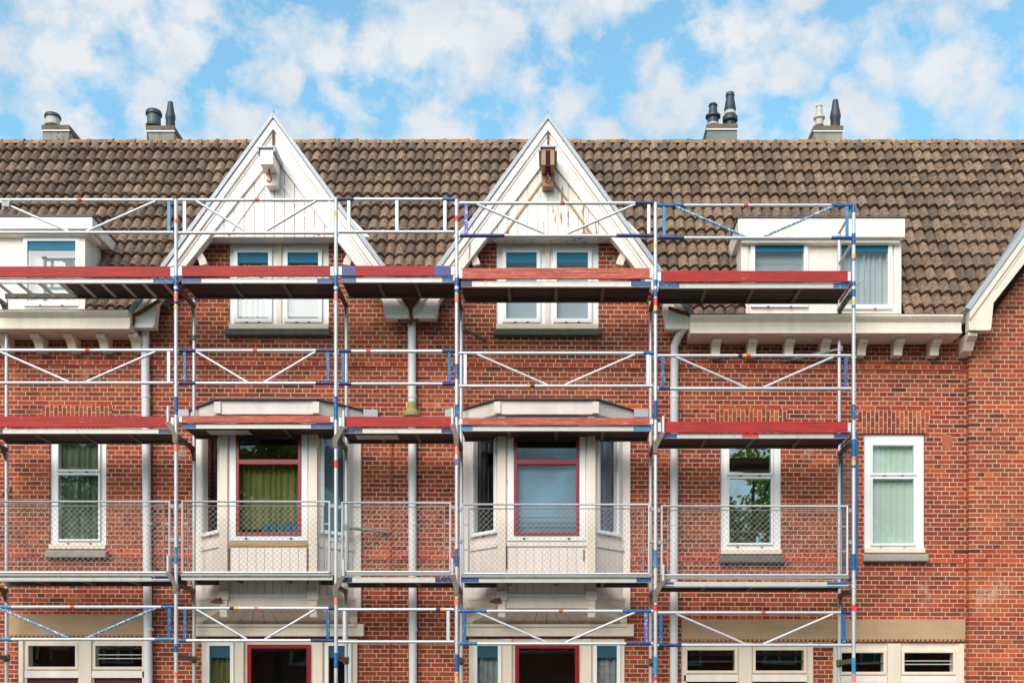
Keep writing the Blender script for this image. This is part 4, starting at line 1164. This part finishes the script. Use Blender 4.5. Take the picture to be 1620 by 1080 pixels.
for lv in range(3):
    for k in range(5):
        d = DK[lv][k]
        x0, x1 = X(SX[k] + 5, YO) + 0.012, X(SX[k + 1] - 5, YO) - 0.012
        zt_, zb = Z(d['b'][0], YF), Z(d['b'][1], YF)
        m = MB()
        hatch = (lv == 0 and k == 0)
        xs = X(95, YF) if hatch else x0
        m.box(xs + .002, x1 - .002, YF + 0.041, YB - 0.041, zt_ - 0.035, zt_ - 0.022)
        dk = m.build('deck', 'ply', SC, label='deck with open ladder hatch frame at its end' if hatch else None)
        m = MB()
        m.box(x0, x1, YF, YF + 0.012, zb, zt_); m.box(x0, x1, YF + 0.0125, YF + 0.04, zb, zb + 0.010); m.box(x0, x1, YF + 0.0125, YF + 0.04, zt_ - 0.01, zt_)
        if lv == 2 and k in (0, 4): m.box(x0, x1, YF - 0.006, YF - 0.0005, zb + 0.012, zb + 0.03)
        m.build('side_beam', 'beam', dk, bevel=0.002)
        m = MB(); m.box(x0, x1, YB - 0.04, YB, zb, zt_); m.build('rear_beam', 'ply_back', dk, bevel=0.003)
        nb = max(2, round((x1 - x0) / 0.95)) if not hatch else 9
        for q in range(nb):
            xx = x0 + (x1 - x0) * (q + (1 if not hatch else .5)) / (nb + (1 if not hatch else 0))
            m = MB(); m.box(xx - 0.022, xx + 0.022, YF + 0.041, YB - 0.041, zb + 0.008, zt_ - 0.036); m.build('crossbar', 'bracket' if not hatch else 'beam', dk)
        ca, cb = CAPS[(lv, k)]
        for c_, s in ((ca, 0), (cb, 1)):
            if c_:
                ln = (0.15, 0.23, 0.19, 0.28)[(lv * 5 + k + s) % 4] if lv else (0.14, 0.26, 0.20)[(k + s) % 3]
                m = MB(); a = (x0 - .001, x0 + ln) if s == 0 else (x1 - ln, x1 + .001)
                m.box(a[0], a[1], YF - 0.0035, YF + 0.02, zb + 0.006, zt_ - 0.004); m.build('colour_patch', c_, dk, bevel=0.0015)
        if (lv, k) == (1, 4):
            m = MB(); xx = X(1187, YF); m.box(xx - 0.11, xx + 0.11, YF - 0.003, YF, zb + 0.008, zt_ - 0.006); m.build('colour_patch', 'tape_red', dk)
        if (lv, k) in ((1, 1), (1, 2)):
            m = MB(); xx = x0 + (x1 - x0) * (0.32 if k == 2 else 0.3); m.box(xx - 0.3, xx + 0.25, YF + 0.1, YF + 0.32, zb - 0.002, zb + 0.006); m.build('stiffener', 'beam', dk)
        if 't' in d:
            t = d['t']; m = MB(); yt = -0.985
            m.box(x0 + 0.0, x1 - 0.0, yt - 0.015, yt + 0.012, Z(t[1], yt) + .001, Z(t[0], yt))
            lab = {'toe_faded': 'faded pinkish toe board with worn grain', 'toe_crimson': 'deep red toe board with violet blue painted ends'}.get(t[2])
            tb = m.build('toe_board', t[2], SC, bevel=0.003, label=lab)
            for s in (x0, x1):
                m = MB(); m.box(s - 0.02, s + 0.02, yt - 0.019, yt + 0.016, Z(t[1], yt) + .01, Z(t[0], yt) - 0.015)
                m.build('end_clip', 'alu', tb, bevel=0.002)
            if t[2] == 'toe_crimson':
                for pa, pb in ((x0 + .022, x0 + 0.20), (x1 - 0.24, x1 - .022)):
                    m = MB(); m.box(pa, pb, yt - 0.0165, yt - 0.0155, Z(t[1], yt) + .004, Z(t[0], yt) - .003)
                    m.build('colour_patch', 'violet_red', tb)
        
# transoms across the frames + stubs and struts
for i, sx in enumerate(SX):
    xo = X(sx, YO)
    for lv in range(3):
        k = min(i, 4)
        zb = Z(DK[lv][k]['b'][1] + 2, YF)
        if i > 0: zb = min(zb, Z(DK[lv][i - 1]['b'][1] + 2, YF))
        m = MB(); m.box(xo - 0.024, xo + 0.024, YO + 0.02, YI - 0.0, zb - 0.055, zb - 0.004)
        m.prism([(YO + 0.02, zb - 0.056), (YO + 0.2, zb - 0.056), (YO + 0.02, zb - 0.16)], xo - 0.004, xo + 0.004, 'x')
        m.prism([(YI - 0.02, zb - 0.056), (YI - 0.18, zb - 0.056), (YI - 0.02, zb - 0.2)], xo - 0.004, xo + 0.004, 'x')
        t = m.build('transom', 'bracket', SC, bevel=0.003)
        if lv > 0 and i > 0 and i < 5:
            side = -1 if i in (1, 3) else 1
            xs_ = xo + side * (0.10 if i != 3 else 0.055)
            zz = Z(DK[lv][k]['b'][0], YO)
            m = MB(); m.tube([(xs_, YO - 0.01, zz - 0.03), (xs_, YO - 0.01, zz + 0.22)], 0.019, 10)
            m.build('stub_post', 'alu', t, smooth=True)
            m = MB()
            m.prism([(xs_ - 0.035, zz + 0.0), (xs_ + 0.035, zz + 0.02), (xo + 0.03, zz - 0.18), (xo + 0.02, zz - 0.26), (xo - 0.03, zz - 0.26), (xo - 0.04, zz - 0.14)], YO - 0.04, YO - 0.026, 'y')
            m.build('bracket_plate', 'bracket', t, bevel=0.003)
    # lower intermediate transom
    z = Z(1040 + (sx - 278) * 0.006, (YO + YI) / 2)
    m = MB(); m.box(xo - 0.022, xo + 0.022, YO + 0.02, YI - 0.02, z - 0.03, z + 0.03)
    m.box(xo - 0.034, xo + 0.034, YI - 0.04, YI + 0.03, z - 0.05, z + 0.05)
    m.build('transom', 'bracket', SC, bevel=0.004)

# guard rails: (top y, bottom y, has V, list of (post px, material), rail-end mats, V mat, bands)
GR = [
 (0, 316.5, 368, 1, [(-20, 'alu'), (267.5, 'sky_blue')], 'alu', [(127, 0, 'tape_red')], []),
 (1, 316.5, 368.5, 1, [(292, 'alu'), (521, 'alu')], 'alu', [(407, 0, 'tape_red')], []),
 (2, 315.5, 367, 0, [(552, 'alu'), (628, 'alu'), (704, 'alu')], 'alu', [], [(533, 560, 0, 'navy'), (700, 722, 0, 'blue')]),
 (3, 321.5, 373, 1, [(737.5, 'purple'), (1026.5, 'alu')], 'alu', [(890, 0, 'tape_red')], [(728, 798, 1, 'navy'), (975, 1034, 1, 'navy'), (1005, 1034, 0, 'navy')]),
 (4, 325, 376.5, 1, [(1051, 'sky_blue'), (1340, 'sky_blue')], 'faded_blue', [(1180, 0, 'tape_red')], [(1040, 1082, 0, 'blue'), (1040, 1082, 1, 'navy'), (1315, 1350, 0, 'blue'), (1315, 1350, 1, 'blue_solid')]),
 (0, 554, 605.5, 1, [(-20, 'alu'), (267, 'alu')], 'alu', [(139, 0, 'tape_red')], []),
 (1, 554.5, 606, 1, [(292.5, 'blue'), (519, 'blue')], 'alu', [(404, 0, 'tape_red')], [(283, 310, 1, 'navy'), (283, 310, 0, 'navy'), (500, 528, 0, 'navy'), (500, 528, 1, 'navy')]),
 (2, 555.5, 607, 0, [(543, 'blue'), (711, 'blue')], 'alu', [(583, 0, 'tape_red')], [(536, 556, 0, 'navy'), (700, 720, 0, 'navy'), (536, 556, 1, 'navy'), (700, 720, 1, 'navy')]),
 (3, 558.5, 610.5, 1, [(736, 'alu'), (1025, 'alu')], 'alu', [(837, 1, 'tape_yellow'), (842.5, 1, 'navy')], [(1018, 1034, 0, 'blue')]),
 (4, 562.5, 614.5, 1, [(1048.5, 'blue'), (1338.5, 'blue')], 'alu', [(1171, 0, 'navy'), (1177.5, 0, 'tape_yellow'), (1184, 0, 'tape_red')], [(1042, 1060, 1, 'navy')]),
 (0, 959.5, 1010.5, 1, [(-20, 'sky_blue'), (268, 'blue')], 'faded_blue', [(115, 0, 'tape_red')], [(0, 18, 0, 'sky_blue'), (0, 18, 1, 'sky_blue'), (255, 276, 0, 'blue'), (245, 276, 1, 'sky_blue')]),
 (1, 961.5, 1012.5, 1, [(293, 'blue'), (519, 'blue')], 'alu', [(367, 0, 'navy'), (373.5, 0, 'tape_yellow'), (406, 0, 'tape_pink')], [(520, 528, 0, 'navy'), (492, 528, 1, 'navy'), (283, 295, 1, 'blue')]),
 (2, 963.5, 1014.5, 0, [(545, 'alu'), (709, 'alu')], 'alu', [(693.5, 0, 'navy'), (699.5, 0, 'tape_yellow')], []),
 (3, 966, 1017.5, 1, [(734.5, 'blue'), (1022, 'purple')], 'alu', [(887.5, 0, 'tape_red')], [(727, 770, 0, 'blue'), (727, 755, 1, 'blue'), (985, 1030, 0, 'blue'), (990, 1030, 1, 'navy')]),
 (4, 968.5, 1020, 1, [(1045.5, 'blue'), (1335, 'blue')], 'alu', [(1207.5, 0, 'tape_red')], [(1042, 1078, 1, 'navy'), (1330, 1346, 0, 'navy')]),
]
for bayi, yt, yb_, hasv, posts, vmat, bands, ends in GR:
    xa, xb = SX[bayi] + 4, SX[bayi + 1] - 4
    Y = YO + 0.005
    zt_, zb = Z(yt, Y), Z(yb_, Y)
    slope = 0.0
    m = MB()
    m.tube([(X(xa, Y), Y, zt_), (X(xb, Y), Y, zt_)], 0.0215, 10)
    m.tube([(X(xa, Y), Y, zb), (X(xb, Y), Y, zb)], 0.0215, 10)
    g = m.build('guardrail', 'alu', SC, smooth=True)
    for px, mt in posts:
        b = MB(); xx = X(px, Y); b.box(xx - 0.021, xx + 0.021, Y - 0.012, Y + 0.012, zb + 0.018, zt_ - 0.018); b.build('post', mt, g, bevel=0.005)
    if hasv:
        w = xb - xa; c = (xa + xb) / 2
        for s in (-1, 1):
            b = MB(); b.tube([(X(c + s * (w / 2 - 28), Y), Y, zt_ - 0.015), (X(c + s * 14, Y), Y, zb + 0.015)], 0.0165, 10)
            b.build('diagonal_brace', vmat, g, smooth=True)
    for px, w_, mt in bands:
        zz = (zt_, zb)[w_]; hwid = 0.028
        b = MB(); b.tube([(X(px, Y) - hwid, Y, zz), (X(px, Y) + hwid, Y, zz)], 0.0235, 10); b.build('colour_band', mt, g, smooth=True)
    for p0, p1, w_, mt in ends:
        zz = (zt_, zb)[w_]
        b = MB(); b.tube([(X(p0, Y), Y, zz), (X(p1, Y), Y, zz)], 0.0232, 10); b.build('colour_band', mt, g, smooth=True)

m = MB(); q = P(11, 325, YO); m.tube([q + Vector((-.05, 0, -.06)), q + Vector((.05, 0, .05))], 0.03, 10); m.box(q.x - .05, q.x + .05, YO - .04, YO + .04, q.z - .035, q.z + .035)
m.build('tube_coupler', 'alu_old', SC, bevel=0.004)
# end guard on the top level, right-hand end
xo = X(SX[5], YO)
for y0 in (330, 381):
    z = Z(y0, YO)
    tube_part('end_rail', [(xo, YO, z), (xo, YI, z)], 'beam', SC, 0.019)
m = MB(); m.box(xo - 0.012, xo + 0.012, YO + 0.03, YI - 0.03, Z(446, YO), Z(430, YO)); m.build('end_board', 'toe_faded', SC)
m = MB(); m.tube([(xo + 0.02, YO - 0.02, Z(452, YO)), (xo + 0.10, YO - 0.02, Z(448, YO)), (xo + 0.13, YO - 0.02, Z(440, YO)), (xo + 0.13, YO - 0.02, Z(405, YO))], 0.007, 8)
m.build('wire_hook', 'alu_old', SC, smooth=True)

# chain-link panels on the third level
def chain(s0, s1, z0, z1, T, name='chain_link', pitch=0.072, r=0.0021):
    m = MB(T); W_, H_ = s1 - s0, z1 - z0
    for dsg in (1, -1):
        n = int((W_ + H_) / pitch) + 1
        for k in range(n):
            c = k * pitch - (H_ if dsg > 0 else 0)
            a0 = max(0, -c) if dsg > 0 else max(0, c - W_)
            b0 = min(H_, W_ - c) if dsg > 0 else min(H_, c)
            if b0 - a0 < 0.01: continue
            f = (lambda t: (s0 + c + t, 0.002 * dsg, z0 + t)) if dsg > 0 else (lambda t: (s0 + c - t, 0.002 * dsg, z0 + t))
            m.tube([f(a0), f(b0)], r, 4, caps=False)
    return m
for k, (yt, yb_) in enumerate(((793, 905), (793, 905), (795, 904), (797.5, 907), (800, 909))):
    Y = YO + 0.03
    x0, x1 = X(SX[k] + (10 if k else 10), Y), X(SX[k + 1] - 10, Y)
    zt_, zb = Z(yt, Y), Z(yb_, Y)
    m = MB()
    r = 0.019
    m.tube([(x0, Y, zb), (x0, Y, zt_), (x1, Y, zt_), (x1, Y, zb)], r, 10)
    m.tube([(x0, Y, zb), (x1, Y, zb)], 0.016, 10)
    p = m.build('mesh_panel', 'alu', SC, smooth=True)
    m = MB(); i2 = 0.075
    m.tube([(x0 + i2, Y, zb + .03), (x0 + i2, Y, zt_ - 0.055), (x1 - i2, Y, zt_ - 0.055), (x1 - i2, Y, zb + .03)], 0.010, 8)
    for zz in (zb + .3, zb + .62):
        m.box(x0, x0 + i2, Y - .004, Y + .004, zz, zz + .02); m.box(x1 - i2, x1, Y - .004, Y + .004, zz, zz + .02)
    m.build('inner_frame', 'alu_old', p, smooth=True)
    chain(x0 + i2, x1 - i2, zb, zt_ - 0.055, lambda v, Y=Y: Vector((v.x, Y + v.y, v.z))).build('chain_link', 'alu_old', p)
    m = MB(); m.box(x0 - .02, x1 + .02, Y - 0.012, Y + 0.012, zb - 0.05, zb - 0.018); m.build('bottom_rail', 'alu_old', p, bevel=0.003)
    rg = random.Random(k)
    for _ in range(3):
        m = MB()
        xx = x0 + (x1 - x0) * rg.random(); zz = (zt_ if rg.random() < .5 else zb)
        m.tube([(xx, Y - .022, zz + .03), (xx + rg.uniform(-.03, .03), Y - .026, zz - .03), (xx + rg.uniform(-.09, .09), Y - .03, zz - rg.uniform(.03, .12))], 0.0025, 5)
        m.build('cable_tie', 'slat', p)
    for s, xx in ((1, x0), (-1, x1)):
        for zz in (zt_ - .06, zb + .42):
            m = MB(); m.box(min(xx, xx - s * .07), max(xx, xx - s * .07), Y - .02, Y + .02, zz - .025, zz + .025)
            m.build('coupler', 'alu_old', p, bevel=0.004)
# tall blue end panel
m = MB(); xe = xo + 0.035
zt_, zb = Z(683, YO), Z(912, YO)
m.tube([(xe, YO - 0.0, zb), (xe, YO - 0.0, zt_), (xe, YI, zt_), (xe, YI, zb), (xe, YO, zb)], 0.017, 10)
p = m.build('end_mesh_panel', 'blue_solid', SC, smooth=True)
chain(0.02, YI - YO - 0.02, zb, zt_, lambda v: Vector((xe + v.y, YO + v.x, v.z))).build('chain_link', 'alu_old', p)
# wall ties
for a, b, mt in (((733, 520, YI), (768, 538, -0.02), 'bracket'), ((1330, 552, YI), (1240, 571, -0.02), 'alu_old'), ((548, 834, YI), (617, 842, -0.02), 'alu_old'), ((15, 775, YI), (5, 780, -.02), 'bracket'), ((307, 535, YI), (300, 540, -.02), 'bracket')):
    pa, pb = P(*a), P(*b); pb.y = -0.02
    m = MB(); m.tube([pa, pb], 0.022, 10); m.tube([pa + Vector((0, 0, -.035)), pa + Vector((0, 0, .035))], 0.034, 10)
    o = m.build('wall_tie', mt, SC, smooth=True)
    m = MB(); m.tube([pb, pb + Vector((0, .03, 0))], 0.012, 8); m.build('tie_bolt', 'bracket', o)

# ------------------------------------------------------------------ loose cable
m = MB()
rg = random.Random(5); pts = []
for k in range(24):
    y = 662 + k * 19
    p = P(619.5 - 3 * k / 24 + rg.uniform(-.5, .5), y, -0.025); pts.append(p)
pts.append(Vector((pts[-1].x, -0.03, 0.3)))
m.tube(pts, 0.008, 6)
o = m.build('cable', 'rope', None, smooth=True)
o['label'] = 'thin orange red cable hanging down brick wall left of middle downpipe'; o['category'] = 'cable'

# ------------------------------------------------------------------ across the street (mirrored in the panes)
def tree(x, y, h, r, label, seed, clumps=75):
    t = thing('tree', label, 'tree', (x, y, -0.12), 'street trees across the road')
    rg = random.Random(seed)
    m = MB(); m.tube([(x, y, -0.12), (x + .05, y, h * .3), (x - .08, y + .1, h * .55), (x, y, h * .9)], [0.24, 0.18, 0.11, 0.03], 10)
    for k in range(9):
        a = rg.uniform(0, 6.28); z = h * rg.uniform(.32, .75)
        m.tube([(x, y, z), (x + math.cos(a) * r * .4, y + math.sin(a) * r * .4, z + .6), (x + math.cos(a) * r * .8, y + math.sin(a) * r * .8, z + 1.3)], [.07, .05, .015], 6)
    m.build('trunk', 'bark', t, smooth=True)
    vs, fs = [], []
    cl = [(rg.gauss(0, .45) * r, rg.gauss(0, .45) * r, h * rg.uniform(.42, 1.0)) for _ in range(clumps)]
    for cx, cy, cz in cl:
        for _ in range(130):
            p = Vector((x + cx + rg.gauss(0, .38), y + cy + rg.gauss(0, .38), cz + rg.gauss(0, .3)))
            a = Vector((rg.gauss(0, 1), rg.gauss(0, 1), rg.gauss(0, 1))).normalized() * 0.13
            b = a.orthogonal().normalized() * 0.075
            o = len(vs); vs += [p - a, p + b, p + a, p - b]; fs.append((o, o + 1, o + 2, o + 3))
    m = MB(); m.add(vs, fs); m.build('crown', 'leaf', t)
tree(7.7, -27, 12.8, 2.6, 'broad leafy street tree opposite, mirrored in the window pane right of the rightmost downpipe', 1, 34)
tree(13.6, -26.5, 13.2, 2.6, 'tall leafy street tree opposite, mirrored in the mint curtained window', 2)
tree(-10.4, -27, 11.6, 2.6, 'leafy street tree opposite, mirrored in the red framed bay window with olive curtains', 3)
tree(-18.0, -27, 12.6, 2.8, 'leafy street tree opposite, mirrored in the window with sage green curtains', 4)
OP = thing('brick_house_opposite'.replace('_opposite', ''), 'plain brick house across the road, mirrored in the ground floor panes', 'house', (0, -33, 0))
m = MB(); m.box(-30, 30, -41, -33, -0.1, 6.6); m.build('wall', 'brick_side', OP)
m = MB(); m.prism([(-32.5, 6.6), (-37, 9.2), (-41.5, 6.6)], -30.4, 30.4, 'x'); m.build('roof', 'stack_top', OP)
for k in range(14):
    for z in (1.0, 4.0):
        xx = -27 + k * 4.1
        m = MB(); m.grid(xx - .7, xx + .7, z, z + 1.7, [(xx - .6, xx - .04, z + .1, z + 1.6), (xx + .04, xx + .6, z + .1, z + 1.6)], -32.97, -32.9)
        w = m.build('window', 'white_frame', OP)
        m = MB(); m.box(xx - .62, xx + .62, -32.985, -32.975, z + .08, z + 1.62); m.build('pane', 'far_glass', w)
